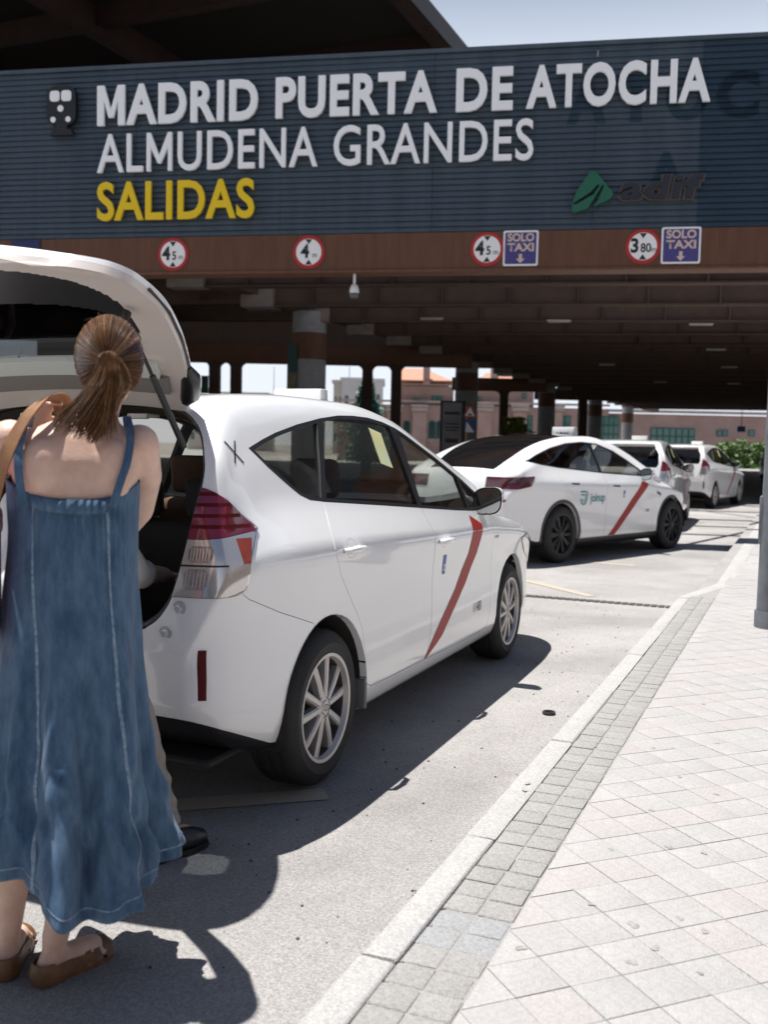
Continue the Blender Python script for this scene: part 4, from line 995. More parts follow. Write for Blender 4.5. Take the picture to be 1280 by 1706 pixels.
for hx, kx, ax, ay in ((-.085, -.135, -.180, .05), (.075, .03, -.060, -.02)):
    capsule(b, [(hx, .02, .86), ((hx+kx)/2, .025, .66), (kx, .02+ay*.3, .47), ((kx+ax)/2-.002, ay-.006, .32), (ax, ay, .10)], [.085, .074, .052, .050, .033], 16)
def foot(b, ax, ay, ang):
    d = Vector((math.sin(ang), math.cos(ang), 0)); a = Vector((ax, ay, 0))
    capsule(b, [a+Vector((0, 0, .12)), a+Vector((0, 0, .07)), a-d*.022+Vector((0, 0, .042))], [.033, .033, .030], 14)
    capsule(b, [a-d*.030+Vector((0, 0, .036)), a+d*.06+Vector((0, 0, .045)), a+d*.12+Vector((0, 0, .034))], [.028, .033, .034], 14)
    s = Vector((d.y, -d.x, 0))
    for k in range(5): capsule(b, [a+d*.125+s*(k-2)*.016+Vector((0, 0, .028)), a+d*(.168-.008*abs(k-1))+s*(k-2)*.0165+Vector((0, 0, .022))], [.012, .0095], 8)
foot(b, -.060, -.02, R(52)); foot(b, -.180, .05, R(8))
woman = obj('person', fuse(b, .0065, 8), M_skin, None, 0); woman.location = WB; woman.rotation_euler = (0, 0, WAZ)
tag(woman, 'person with brown ponytail in a long sleeveless denim dress, seen from behind', 'person')
# dress
def dress_pt(th, v, full=True):
    """th around the body (-pi/2 is the back), v from the top edge to the hem"""
    zt_ = 1.262+.045*abs(math.cos(th))**3+(.10*max(0, math.sin(th))**2)
    hem = .280+.018*math.sin(th*2+.9)+.030*math.sin(th*3+2.2)+.014*math.sin(5*th)
    z = zt_+(hem-zt_)*v
    rx = spline([.1, .2, .35, .53, .67, .83, 1.0, 1.15, 1.28, 1.45], [.264, .246, .220, .187, .170, .161, .156, .153, .157, .16], [z])[0]
    ry = spline([.1, .2, .35, .53, .67, .83, 1.0, 1.15, 1.28, 1.45], [.262, .25, .23, .205, .188, .170, .148, .128, .112, .105], [z])[0]
    g = max(0, (1.18-z)/1.0)
    f = g**1.25*(.024*math.sin(7*th+1.6*math.sin(2.2*z+.7)+.4)+.017*math.sin(11*th+2.6*z+1.1)+.010*math.sin(17*th-3*z)+.007*math.sin(4*th+6*z))
    w = .0045*math.sin(26*th+9*z+3*math.sin(13*z))*math.exp(-((z-.42)/.28)**2)+.004*math.sin(31*z+5*th)*math.exp(-((z-.45)/.2)**2)*max(0, -math.sin(th))
    w += (.0055*math.sin(19*th+14*z+2.5*math.sin(7*z+3*th))+.004*math.sin(43*z-9*th+2*math.sin(11*th)))*math.exp(-((z-.40)/.26)**2)+.0022*math.sin(23*z+13*th)*math.exp(-((z-.9)/.25)**2)
    gath = .0030*math.sin(58*th)*max(0, -math.sin(th))**2*(math.exp(-((z-1.22)/.05)**2)+.5*math.exp(-((z-1.10)/.12)**2))
    pinch = -.009*math.exp(-((z-1.236)/.020)**2)*max(0, -math.sin(th))**2
    r = 1+(f+w+gath+pinch)/.17
    sway = .012*g*math.sin(3*z)
    cc = math.cos(th); wide = 1+(.10+.30*min(1, g*1.3))*max(0, -cc)**1.5
    return Vector((-.004+sway+rx*r*cc*wide, .004+ry*r*math.sin(th), z))
NT, NV = 300, 150; V = []; F = []
for j in range(NV+1):
    for i in range(NT): V.append(dress_pt(2*math.pi*i/NT, j/NV))
F = [(j*NT+i, (j+1)*NT+i, (j+1)*NT+(i+1) % NT, j*NT+(i+1) % NT) for j in range(NV) for i in range(NT)]
dress = obj('dress', mesh(V, F), M_denim, woman, 0); sharp(dress.data, 80)
sd = dress.modifiers.new('thick', 'SOLIDIFY'); sd.thickness = .0035; sd.offset = -1
def on_dress(pts, w, m, name, lift=.0015, n=60):
    """ribbon stitched on the dress along (theta, v)"""
    V = []; F = []
    for k in range(n+1):
        t = k/n*(len(pts)-1); i = min(int(t), len(pts)-2); f = t-i; th = pts[i][0]+(pts[i+1][0]-pts[i][0])*f; v = pts[i][1]+(pts[i+1][1]-pts[i][1])*f
        for e in (-1, 1):
            p = dress_pt(th+e*w, v); nrm = Vector((math.cos(th), math.sin(th), 0)); V.append(p+nrm*lift)
    F = [(2*k, 2*k+1, 2*k+3, 2*k+2) for k in range(n)]
    return obj(name, mesh(V, F), m, dress, 60)
back = -math.pi/2
on_dress([(back-.72, .02), (back-.70, .15), (back-.62, .45), (back-.56, .75), (back-.47, 1.0)], .022, M_stitch, 'seam', n=120)
on_dress([(back+.48, .02), (back+.52, .15), (back+.60, .45), (back+.66, .75), (back+.66, 1.0)], .022, M_stitch, 'seam', n=120)
on_dress([(2*math.pi*k/80, .985) for k in range(81)], 0.0, M_stitch, 'hem_stitch', n=160) if False else None
hm = MB(); 
Vh = []; 
for k in range(241):
    th = 2*math.pi*k/240
    for v in (.968, .972): Vh.append(dress_pt(th, v)+Vector((math.cos(th), math.sin(th), 0))*.0016)
obj('hem_stitch', mesh(Vh, [(2*k, 2*k+2, 2*k+3, 2*k+1) for k in range(240)]), M_stitch, dress, 60)
# ruched elastic band across the back, standing a little proud of the cloth
Vb = []; nb = 260; rows = 7
for j in range(rows+1):
    for k in range(nb+1):
        th = back-.70+1.22*k/nb; v = .002+.034*j/rows; p = dress_pt(th, v); e = math.sin(math.pi*min(1, max(0, j/rows)))
        Vb.append(p+Vector((math.cos(th), math.sin(th), 0))*(.0052+.0046*e*(1+.9*math.sin(46*(th-back)+1.3*math.sin(9*th)+.25*j))+.002*e))
obj('elastic_band', mesh(Vb, [(j*(nb+1)+k, (j+1)*(nb+1)+k, (j+1)*(nb+1)+k+1, j*(nb+1)+k+1) for j in range(rows) for k in range(nb)]), M_denim, dress, 0); sharp(bpy.data.objects['elastic_band'].data, 80)
def ribbon(pts, w, m, name, parent, side, thick=.004, n=10):
    P = smooth_poly(pts, n, False); V = []; F = []; s = Vector(side).normalized()
    for i, p in enumerate(P):
        p = Vector(p); d = (Vector(P[min(i+1, len(P)-1)])-Vector(P[max(i-1, 0)])).normalized(); a = (s-d*s.dot(d)).normalized(); nn = d.cross(a)
        V += [p-a*w/2-nn*thick/2, p+a*w/2-nn*thick/2, p+a*w/2+nn*thick/2, p-a*w/2+nn*thick/2]
    for i in range(len(P)-1):
        for q in range(4): F.append((4*i+q, 4*i+(q+1) % 4, 4*i+4+(q+1) % 4, 4*i+4+q))
    F += [(3, 2, 1, 0), tuple(4*(len(P)-1)+q for q in range(4))]
    return obj(name, mesh(V, F), m, parent, 50)
ribbon([(.125, .06, 1.435), (.118, .0, 1.472), (.125, -.062, 1.425), (.116, -.102, 1.36), (.098, -.112, 1.305), (.080, -.116, 1.245)], .020, M_denim, 'shoulder_strap', woman, (1, 0, 0))
ribbon([(-.125, .06, 1.440), (-.118, .0, 1.478), (-.135, -.062, 1.425), (-.142, -.095, 1.35), (-.134, -.100, 1.27), (-.128, -.105, 1.245)], .020, M_denim, 'shoulder_strap', woman, (1, 0, 0))
# hair: strands combed back to a tie, then a loose tail
def hair_mat():
    m = bpy.data.materials.new('brown_hair'); m.use_nodes = True; n = m.node_tree.nodes; l = m.node_tree.links; p = n['Principled BSDF']
    g = n.new('ShaderNodeNewGeometry'); r = n.new('ShaderNodeValToRGB'); r.color_ramp.elements[0].color = (.040, .018, .009, 1); r.color_ramp.elements[1].color = (.40, .225, .110, 1)
    e = r.color_ramp.elements.new(.6); e.color = (.15, .076, .038, 1); l.new(g.outputs['Random Per Island'], r.inputs[0]); l.new(r.outputs[0], p.inputs['Base Color'])
    p.inputs['Roughness'].default_value = .28; p.inputs['Specular IOR Level'].default_value = .6; return m
M_hair = hair_mat(); hc = Vector((.075, .022, 1.622)); hr = Vector((.083, .104, .106)); tie = Vector((.066, -.098, 1.605))
hb = MB(); ellipsoid(hb, (hc.x, hc.y-.012, hc.z+.004), (.0805, .094, .1015), 30, 20)
td = Vector(((tie.x-hc.x)/hr.x, (tie.y-hc.y)/hr.y, (tie.z-hc.z)/hr.z)).normalized(); r_ = random.Random(3)
def strand(pts, r0, r1): 
    n = len(pts); hb.tube(pts, [r0+(r1-r0)*i/(n-1) for i in range(n)], 3, False)
for _ in range(2600):
    a = r_.uniform(0, 2*math.pi); ang = r_.uniform(.9, 2.15)
    o1 = td.orthogonal().normalized(); o2 = td.cross(o1); ax = o1*math.cos(a)+o2*math.sin(a)
    far_ = (td*math.cos(ang)+ax*math.sin(ang)).normalized()
    if far_.y > .62 and far_.z < .55: continue                 # the face
    if far_.z < -.62 and far_.y > -.2: continue
    lift = r_.uniform(1.0, 1.055); pts = []; wob = r_.uniform(-.05, .05)
    for k in range(11):
        t = k/10; an = ang*(1-t)+.06*t; d = (td*math.cos(an)+(ax*math.cos(wob*math.sin(3*t))+td.cross(ax)*math.sin(wob*math.sin(3*t)))*math.sin(an)).normalized()
        f = lift*(1+.02*math.sin(math.pi*t)); pts.append((hc.x+hr.x*d.x*f, hc.y+hr.y*d.y*f, hc.z+hr.z*d.z*f))
    strand(pts, .0008, .0012)
for _ in range(950):
    u = r_.gauss(0, 1); u = max(-1.7, min(1.7, u))/1.7; rr = .017*math.sqrt(r_.random()); an = r_.uniform(0, 6.28)
    p0 = tie+Vector((rr*math.cos(an)*.9, .014, rr*math.sin(an)*.9)); e = Vector((.026+.066*u-.020*(u < -.2)*abs(u), -.105+r_.uniform(-.018, .012), 1.440+r_.uniform(-.028, .02)-.012*(1-abs(u))))
    if u < -.3: e.z += .012*abs(u)
    p1 = tie+Vector((.006+.012*u, -.034, .006)); p2 = tie+Vector((.004+.035*u, -.042, -.055)); p3 = tie.lerp(e, .66)+Vector((.016*(1-abs(u)), -.016, -.012))
    strand(smooth_poly([p0, p1+Vector((rr*math.cos(an), 0, rr*math.sin(an)))*.8, p2+Vector((rr*math.cos(an), rr*.6*math.sin(an), 0)), p3+Vector((r_.uniform(-.006, .006), r_.uniform(-.006, .006), 0)), e], 4, False), .0010, .0005)
for _ in range(70):                                            # loose flyaways
    a = r_.uniform(0, 2*math.pi); t0 = r_.uniform(.2, 1.2); o1 = td.orthogonal().normalized(); o2 = td.cross(o1); d = (td*math.cos(t0)+(o1*math.cos(a)+o2*math.sin(a))*math.sin(t0)).normalized()
    if d.z < -.2: continue
    p = Vector((hc.x+hr.x*d.x*1.03, hc.y+hr.y*d.y*1.03, hc.z+hr.z*d.z*1.03)); q = Vector((r_.gauss(0, .014), r_.gauss(0, .012), r_.uniform(-.01, .016)))
    strand(smooth_poly([p, p+q*.5+d*.008, p+q*1.2+d*.010, p+q*1.8+Vector((0, 0, -.006))], 3, False), .0005, .0003)
obj('hair', hb.mesh(), M_hair, woman, 60)
MB().tube([tie+Vector((.019*math.cos(a), .004, .019*math.sin(a))) for a in np.linspace(0, 2*math.pi, 17)], .006, 8, False).build('hair_tie', mat('black_elastic', (.01, .01, .012), .6), woman)
MB().lathe([(0, -.003), (.004, 0), (0, .003)], 8, 'x', (.153, .018, 1.563)).build('earring', mat('amber_stud', (.45, .10, .03), .2), woman)
# sandals
def sandal(ax, ay, ang):
    s = empty('shoe'); s.parent = woman; d = Vector((math.sin(ang), math.cos(ang), 0)); q = Vector((d.y, -d.x, 0)); a = Vector((ax, ay, 0))
    def P(u, w, z): return a+d*u+q*w+Vector((0, 0, z))
    prof = [(-.062, .0), (-.056, .022), (-.03, .034), (.03, .034), (.09, .044), (.14, .043), (.172, .028), (.185, 0)]
    out = [(u, w) for u, w in smooth_poly(prof, 4, False)]; loop = out+[(u, -w) for u, w in out[-2:0:-1]]
    n = len(loop); V = [P(u, w, .001) for u, w in loop]+[P(u, w, .012) for u, w in loop]
    obj('sole', mesh(V, [tuple(range(n))[::-1], tuple(range(n, 2*n))]+[(i, (i+1) % n, n+(i+1) % n, n+i) for i in range(n)]), M_tan, s, 30)
    V = []; F = []; loop2 = [(u, w) for u, w in smooth_poly([(.10, .044), (.03, .037), (-.03, .037), (-.058, .024), (-.066, 0), (-.058, -.024), (-.03, -.037), (.03, -.037), (.10, -.044)], 4, False)]
    for u, w in loop2:
        h = .058 if u < -.02 else .050-.12*max(0, u-.02)
        for z, e in ((.008, 1.0), (h*.6, 1.05), (h, .93), (h, .86), (.010, .93)): V.append(P(u*(e if u < 0 else 1), w*e, z))
    F = [(i*5+k, i*5+k+1, (i+1)*5+k+1, (i+1)*5+k) for i in range(len(loop2)-1) for k in range(4)]
    obj('heel_cup', mesh(V, F), M_tan, s, 50)
    for u0, u1, w0 in ((.075, .115, -1), (.115, .075, -1), (.105, .145, -1), (.145, .105, -1), (.15, .152, -1)):
        pts = []
        for k in range(9):
            t = k/8; u = u0+(u1-u0)*t; w = (2*t-1)*.044; z = .014+.052*math.sin(math.pi*t)**.6*(1-(u-.075)*3.5); pts.append(P(u, w, z))
        ribbon(pts, .017, M_tan, 'cross_strap', s, d, .004, 3)
M_tan_ = M_tan; M_tan = mat('brown_sandal_leather', (.17, .085, .038), .5, var=.3, vscale=25, bump=.15, bscale=200); sandal(-.060, -.02, R(52)); sandal(-.180, .05, R(8)); M_tan = M_tan_
# bag carried on the left shoulder
bag = empty('shoulder_bag', WB, WAZ, 'pink shoulder bag on a tan leather strap, carried on a shoulder', 'bag')
ribbon([(-.02, .06, 1.475), (-.035, -.02, 1.515), (-.075, -.055, 1.510), (-.125, -.072, 1.455), (-.165, -.082, 1.37), (-.195, -.085, 1.26), (-.215, -.07, 1.14)], .024, M_tan, 'strap', bag, (.8, -.3, .5))
ribbon([(-.05, .06, 1.47), (-.060, -.0, 1.510), (-.105, -.045, 1.495), (-.155, -.060, 1.42), (-.20, -.06, 1.32), (-.235, -.05, 1.2), (-.25, -.04, 1.13)], .022, M_tan, 'strap', bag, (.8, -.3, .5))
rbox('bag_body', -.36, -.193, -.12, .10, .90, 1.235, mat('pink_canvas', (.62, .10, .24), .7, var=.12, vscale=20, bump=.2, bscale=200), bag, .035, 4)
rbox('bag_flap', -.365, -.189, -.125, .105, 1.15, 1.243, mat('pale_pink_canvas', (.68, .30, .38), .7), bag, .03, 4)
# ---- man bending into the boot, mostly hidden by the woman
MB0 = Vector((-2.20, 2.47, 0))
M_shirt = mat('white_cotton', (.72, .72, .70), .8, bump=.3, bscale=30, var=.03); M_khaki = mat('beige_trousers', (.30, .265, .235), .8, var=.12, vscale=20, bump=.35, bscale=25)
hipL, hipR = Vector((-.09, 0, .90)), Vector((.09, .0, .90)); ankR = Vector((.255, .27, .10)); ankL = Vector((-.13, .05, .10)); chest = Vector((-.22, .28, 1.13)); neck = Vector((-.30, .40, 1.19))
b = MB(); capsule(b, [(0, 0, .93), (-.05, .1, 1.02), chest], [.145, .145, .165], 18); capsule(b, [chest, neck], [.15, .07], 16); ellipsoid(b, neck+Vector((-.06, .13, .02)), (.08, .105, .10)); ellipsoid(b, neck+Vector((-.075, .235, -.01)), (.013, .02, .018), 10, 8)
for e in (-1, 1): ellipsoid(b, neck+Vector((-.06+e*.08, .12, .01)), (.012, .022, .032), 10, 8)
hands = []
for sx in (-1, 1):
    s0 = chest+Vector((sx*.16, .05, -.0)); e0 = s0+Vector((sx*.04, .16, -.20)); w0 = e0+Vector((-sx*.03, .22, -.03)); capsule(b, [s0, e0], [.055, .042], 12); capsule(b, [e0, w0], [.042, .03], 12); hand(b, w0, (0, 1, -.15), (0, .2, 1)); hands.append((s0, e0, w0))
knR = Vector((.185, .20, .50)); knL = Vector((-.12, .08, .50))
for h, k, a in ((hipR, knR, ankR), (hipL, knL, ankL)):
    capsule(b, [h, k, a], [.085, .055, .038], 14); capsule(b, [a+Vector((0, -.03, -.05)), a+Vector((.0, .14, -.06))], [.035, .035], 12)
man = obj('person', fuse(b, .009, 6), M_skin, None, 0); man.location = MB0
tag(man, 'person in white shirt and beige trousers bending into the open car boot', 'person')
b = MB(); capsule(b, [(0, -.0, .94), (-.05, .1, 1.03), chest], [.165, .165, .182], 18); capsule(b, [chest, chest.lerp(neck, .7)], [.17, .09], 16)
for s0, e0, w0 in hands: capsule(b, [s0, e0, e0.lerp(w0, .2)], [.068, .060, .058], 12)
obj('shirt', fuse(b, .010, 5), M_shirt, man, 0)
b = MB(); capsule(b, [(-.05, 0, .90), (.05, .0, .90)], [.155, .155], 16)
for h, k, a in ((hipR, knR, ankR), (hipL, knL, ankL)):
    m1 = k.lerp(a, .5); capsule(b, [h, h.lerp(k, .5), k, m1, a+Vector((0, 0, .035))], [.105, .092, .078, .072, .064], 16)
me = fuse(b, .010, 4); a_ = verts(me); g = np.clip((.45-a_[:, 2])/.3, 0, 1); a_[:, 0] += g*.010*np.sin(a_[:, 2]*85+a_[:, 1]*30); a_[:, 1] += g*.008*np.sin(a_[:, 2]*70+2); setv(me, a_); obj('trousers', me, M_khaki, man, 0)
M_shoe = mat('black_leather', (.014, .014, .015), .35, bump=.1, bscale=100)
for a, an in ((ankR, R(20)), (ankL, R(0))):
    s = empty('shoe', (a.x, a.y, 0), -an); s.parent = man; s.scale = (.86, .84, .92); b = MB()
    capsule(b, [(0, -.04, .085), (0, -.045, .045)], [.045, .043], 14); capsule(b, [(0, -.045, .045), (0, .06, .055), (0, .15, .042), (0, .19, .036)], [.042, .046, .046, .036], 16)
    obj('upper', fuse(b, .007, 5), M_shoe, s, 0)
    P = smooth_poly([(-.045, -.05), (-.03, -.09), (.03, -.09), (.045, -.05), (.04, .03), (.052, .12), (.03, .215), (-.03, .215), (-.052, .12), (-.04, .03)], 3)
    MB().prism(P, .001, .024, 'z').build('sole', M_shoe, s, 30)
# ================================================================== station front: sign wall, fascia, canopy
SO = Vector((-.5, 15.8, 0)); SRZ = R(12.5)
def sp(u, y, z): return Vector((SO.x+math.cos(SRZ)*u-math.sin(SRZ)*y, SO.y+math.sin(SRZ)*u+math.cos(SRZ)*y, z))
M_clad = mat('slate_blue_cladding', (.058, .080, .104), .50, metal=.25, col2=(.080, .106, .132), vscale=1.0, spec=.4, stretch=(3.5, 3.5, .22), detail=9)
M_letter = mat('letter_white', (.88, .89, .91), .5); M_yel = mat('letter_yellow', (.80, .55, .005), .5)
M_rust = mat('brown_steel', (.088, .034, .016), .65, col2=(.130, .054, .026), vscale=3, stretch=(3, 3, .4), detail=9)
M_dkbrown = mat('dark_brown_steel', (.060, .034, .023), .75, col2=(.085, .050, .034), vscale=2)
M_panelbr = mat('beam_end_concrete', (.20, .165, .14), .85, var=.2, vscale=3)
M_black = mat('black_paint', (.008, .009, .012), .5)
wall = empty('station_sign', SO, SRZ, 'dark blue ribbed wall sign with white and yellow station lettering above the road', 'sign')
ZB, ZT = 4.725, 7.425; NR = 30; pitch = (ZT-ZB)/NR
prof = []
for k in range(NR):
    z = ZB+k*pitch; prof += [(.030, z), (-.004, z+.012), (.002, z+pitch*.55), (.010, z+pitch-.014), (.030, z+pitch-.004)]
prof += [(.030, ZT), (.16, ZT), (.16, ZB)]
for u0 in np.arange(-17.3, 6.0, 2.44):
    me = MB().prism(prof, u0, u0+2.434, 'x').mesh(); obj('cladding_panel', me, M_clad, wall, 25)
MB().box(-17.4, 7.2, .165, .6, ZB+.02, ZT-.1).build('backing_frame', M_dkbrown, wall); MB().box(-17.4, 7.2, -.03, .20, ZT+.001, ZT+.06).build('coping', M_clad, wall)
def word(s, u0, u1, z0, z1, m, bold, name='letter', y=-.08, depth=.05, parent=wall, space=1.0, shear=0):
    c = bpy.data.curves.new('t', 'FONT'); c.body = s; c.size = 1; c.offset = bold; c.extrude = .5; c.resolution_u = 4; c.space_character = space; c.shear = shear
    o = bpy.data.objects.new('t', c); COL.objects.link(o); me = bpy.data.meshes.new_from_object(o.evaluated_get(bpy.context.evaluated_depsgraph_get())); bpy.data.objects.remove(o)
    bm = bmesh.new(); bm.from_mesh(me); bmesh.ops.remove_doubles(bm, verts=bm.verts, dist=1e-5); bm.to_mesh(me); bm.free()
    a = verts(me); lo, hi = a.min(0), a.max(0); q = np.empty_like(a)
    q[:, 0] = u0+(a[:, 0]-lo[0])/(hi[0]-lo[0])*(u1-u0); q[:, 2] = z0+(a[:, 1]-lo[1])/(hi[1]-lo[1])*(z1-z0); q[:, 1] = y-(a[:, 2]-.0)*depth
    setv(me, q); out = []
    parts = sorted(loose(me), key=lambda p: verts(p)[:, 0].mean()); i_ = 0
    for p in parts:
        if len(parts) == len(s) and s[i_] == 'M':             # capital M drawn as one clean outline
            a = verts(p); l2, h2 = a.min(0), a.max(0); t = .245 if bold > .02 else .155
            P = [(0, 0), (t, 0), (t, .62), (.5-t*.36, .20), (.5+t*.36, .20), (1-t, .62), (1-t, 0), (1, 0), (1, 1), (1-t*1.05, 1), (.5, .40), (t*1.05, 1), (0, 1)]
            p = MB().prism([(l2[0]+x*(h2[0]-l2[0]), l2[2]+z*(h2[2]-l2[2])) for x, z in P], l2[1], h2[1], 'y').mesh()
        i_ += 1
        bm = bmesh.new(); bm.from_mesh(p); bmesh.ops.recalc_face_normals(bm, faces=bm.faces); bm.to_mesh(p); bm.free(); out.append(obj(name, p, m, parent, 0))
    return out
for s, a, b_ in (('MADRID', -10.62, -7.90), ('PUERTA', -7.61, -5.05), ('DE', -4.76, -3.90), ('ATOCHA', -3.70, -1.04)): word(s, a, b_, 6.51, 7.145, M_letter, .034, space=1.10)
word('ALMUDENA', -10.62, -6.92, 5.755, 6.37, M_letter, .008, space=1.06); word('GRANDES', -6.66, -3.57, 5.755, 6.37, M_letter, .008, space=1.06)
word('SALIDAS', -10.62, -7.94, 4.985, 5.61, M_yel, .022, space=1.06)
# railway pictogram: rounded train front with windows and lamps
def rr(x0, x1, z0, z1, r, n=5):
    P = []
    for cx_, cz_, a0 in ((x1-r, z1-r, 0), (x0+r, z1-r, 90), (x0+r, z0+r, 180), (x1-r, z0+r, 270)):
        for k in range(n+1): a = R(a0+90*k/n); P.append((cx_+r*math.cos(a), cz_+r*math.sin(a)))
    return P
pic = empty('train_pictogram'); pic.parent = wall
MB().prism(rr(-11.50, -10.99, 6.54, 7.165, .15), -.12, -.04, 'y').build('train_front', M_black, pic, 30)
for a in ((-11.435, -11.265), (-11.235, -11.06)): MB().prism(rr(a[0], a[1], 6.915, 7.085, .05), -.135, -.1205, 'y').build('train_window', M_letter, pic, 30)
for u, z, r in ((-11.25, 6.80, .052), (-11.38, 6.625, .045), (-11.115, 6.625, .045)): MB().lathe([(0, -.135), (r, -.135), (r, -.1205)], 18, 'y', (u, 0, z)).build('train_lamp', M_letter, pic, 30)
MB().prism([(-11.45, 6.38), (-11.03, 6.38), (-11.08, 6.47), (-11.40, 6.47)], -.12, -.04, 'y').build('rail_base', M_black, pic, 30); MB().box(-11.34, -11.14, -.12, -.04, 6.471, 6.539).build('coupler', M_black, pic, 30)
# operator's emblem: green leaf with two dark cuts, dark lower-case name
lg = empty('operator_emblem'); lg.parent = wall
leaf = smooth_poly([(-2.97, 4.985), (-2.93, 5.22), (-2.80, 5.44), (-2.695, 5.565), (-2.60, 5.51), (-2.46, 5.34), (-2.375, 5.235), (-2.42, 5.15), (-2.62, 5.06), (-2.84, 4.985)], 3)
lm = MB().prism(leaf, -.11, -.04, 'y').mesh()
for P in ([(-2.95, 5.10), (-2.70, 5.26), (-2.60, 5.37), (-2.575, 5.345), (-2.66, 5.22), (-2.93, 5.07)], [(-2.78, 4.96), (-2.66, 5.14), (-2.535, 5.36), (-2.51, 5.345), (-2.60, 5.12), (-2.72, 4.96)]): lm = cut(lm, MB().prism(P, -.3, .2, 'y').mesh())
for p in loose(lm): obj('leaf_segment', p, mat('emblem_green', (.006, .105, .058), .4), lg, 30)
word('adif', -2.30, -1.05, 5.115, 5.51, mat('emblem_edge', (.10, .075, .065), .5), .075, 'emblem_letter_edge', -.05, .02, lg, 1.1, .12)
word('adif', -2.27, -1.08, 5.135, 5.49, mat('emblem_navy', (.010, .014, .024), .4), .03, 'emblem_letter', -.08, .05, lg, 1.1, .12)
# ghosts of removed letters, left as darker patches on the ribs
M_ghost = mat('unfaded_cladding', (.020, .042, .068), .55, metal=.2, col2=(.030, .056, .084), vscale=2)
prof2 = [(y-.0022 if y < .029 else y, z) for y, z in prof]
def ghost(s, u0, u1, z0, z1, bold):
    me = text_mesh(s, 1, bold, .5); bm = bmesh.new(); bm.from_mesh(me); bmesh.ops.remove_doubles(bm, verts=bm.verts, dist=1e-5); bmesh.ops.recalc_face_normals(bm, faces=bm.faces); bm.to_mesh(me); bm.free()
    a = verts(me); lo, hi = a.min(0), a.max(0); q = np.empty_like(a); q[:, 0] = u0+(a[:, 0]-lo[0])/(hi[0]-lo[0])*(u1-u0); q[:, 2] = z0+(a[:, 1]-lo[1])/(hi[1]-lo[1])*(z1-z0); q[:, 1] = -a[:, 2]*.4
    setv(me, q); bm = bmesh.new(); bm.from_mesh(me); bmesh.ops.recalc_face_normals(bm, faces=bm.faces); bm.to_mesh(me); bm.free()
    thin = MB().prism([(y-.0022, z) for y, z in prof[:-2]]+[(y+.004, z) for y, z in prof[:-2]][::-1], u0-.1, u1+.1, 'x').mesh()
    g = meet(thin, me)
    if len(g.polygons): obj('letter_ghost', g, M_ghost, wall, 25)
for i, ch in enumerate('ATOCHA'): ghost(ch, -3.1+i*.72, -2.5+i*.72, 6.28, 6.98, .05)
ghost('A', -1.88, -1.35, 5.30, 5.85, .05); ghost('adif', -1.05, .1, 5.28, 5.75, .03)
# brown fascia beam under the sign
can = empty('station_canopy', SO, SRZ, 'dark brown steel canopy with deep cross beams spanning the taxi road', 'canopy')
MB().prism([(-.02, 4.16), (.04, 4.16), (.04, 4.20), (.0, 4.20), (.0, 4.70), (.10, 4.70), (.10, 4.722), (-.02, 4.722)], -17.3, 7.2, 'x').build('fascia_web', M_rust, can, 30)
MB().box(-17.3, 7.2, -.05, .35, 4.120, 4.158).build('fascia_flange', M_rust, can, 30, .004); MB().box(-17.3, 7.2, .30, .36, 4.16, 4.72).build('fascia_back', M_dkbrown, can, 30)
def uleft(ly): return (-13.0+.5+.2164*ly)/.976
dep = 21.7; k = 0; STIFF = MB().box(0, .03, -.15, -.032, 5.04, 5.93).mesh(); STIFF.materials.append(M_dkbrown)
while dep < 88:
    # perpendicular distance of this beam behind the sign, from its distance at the right of the view
    ly = (dep-14.8)*.985; ul, ur = uleft(ly), 16+.25*ly
    bm_ = empty('cross_beam', (0, ly, 0)); bm_.parent = can
    MB().box(ul, ur, -.03, .03, 5.04, 5.95).build('web', M_dkbrown, bm_, 30); MB().box(ul, ur, -.17, .17, 4.995, 5.038).build('flange', M_dkbrown, bm_, 30)
    if k < 7:
        u = ul+1
        while u < min(ur, 9):
            o = link(bpy.data.objects.new('stiffener', STIFF), bm_); o.location = (u, 0, 0); u += 1.7
    MB().box(ul-.9, ul-.02, -.25, .25, 4.99, 5.75).build('end_block', M_panelbr, bm_, 30, .01)
    dep += 3.27; k += 1
MB().prism([(uleft(14)-.9, 14), (60, 14), (70, 72), (uleft(72)-.9, 72)], 5.97, 6.15, 'z').build('deck', M_dkbrown, can, 30)
for u0 in np.arange(-14, 14, 2.9):
    a = sp(u0, .6, 0); o = MB().tube([(u0, .6, 5.72), (u0+2.9, 6.9, 5.72)], .06, 6).build('diagonal_brace', M_dkbrown, can); o = MB().tube([(u0+2.9, 6.9, 5.72), (u0, 13.4, 5.72)], .06, 6).build('diagonal_brace', M_dkbrown, can)
for dy in (.6, 2.6, 4.7): MB().box(-17, 16, dy, dy+.22, 5.55, 5.95).build('purlin', M_dkbrown, can, 30)
MB().prism([(-60, .5), (-13.2, .5), (uleft(18)-.95, 18), (-60, 18)], 6.3, 6.5, 'z').build('side_deck', M_dkbrown, can, 30)
for ly in (4, 9, 13.5, 17.5): MB().box(-60, uleft(ly)-1.0, ly, ly+.3, 5.6, 6.298).build('side_beam', M_dkbrown, can, 30)
g = MB().box(-.35, .35, 0, 84, 5.30, 5.95).build('edge_girder', M_dkbrown, can, 30)
p = Vector((-13.7, 17.0, 0)); rel = p-SO; g.location = (rel.x*math.cos(SRZ)+rel.y*math.sin(SRZ), -rel.x*math.sin(SRZ)+rel.y*math.cos(SRZ), 0); g.rotation_euler = (0, 0, -SRZ)
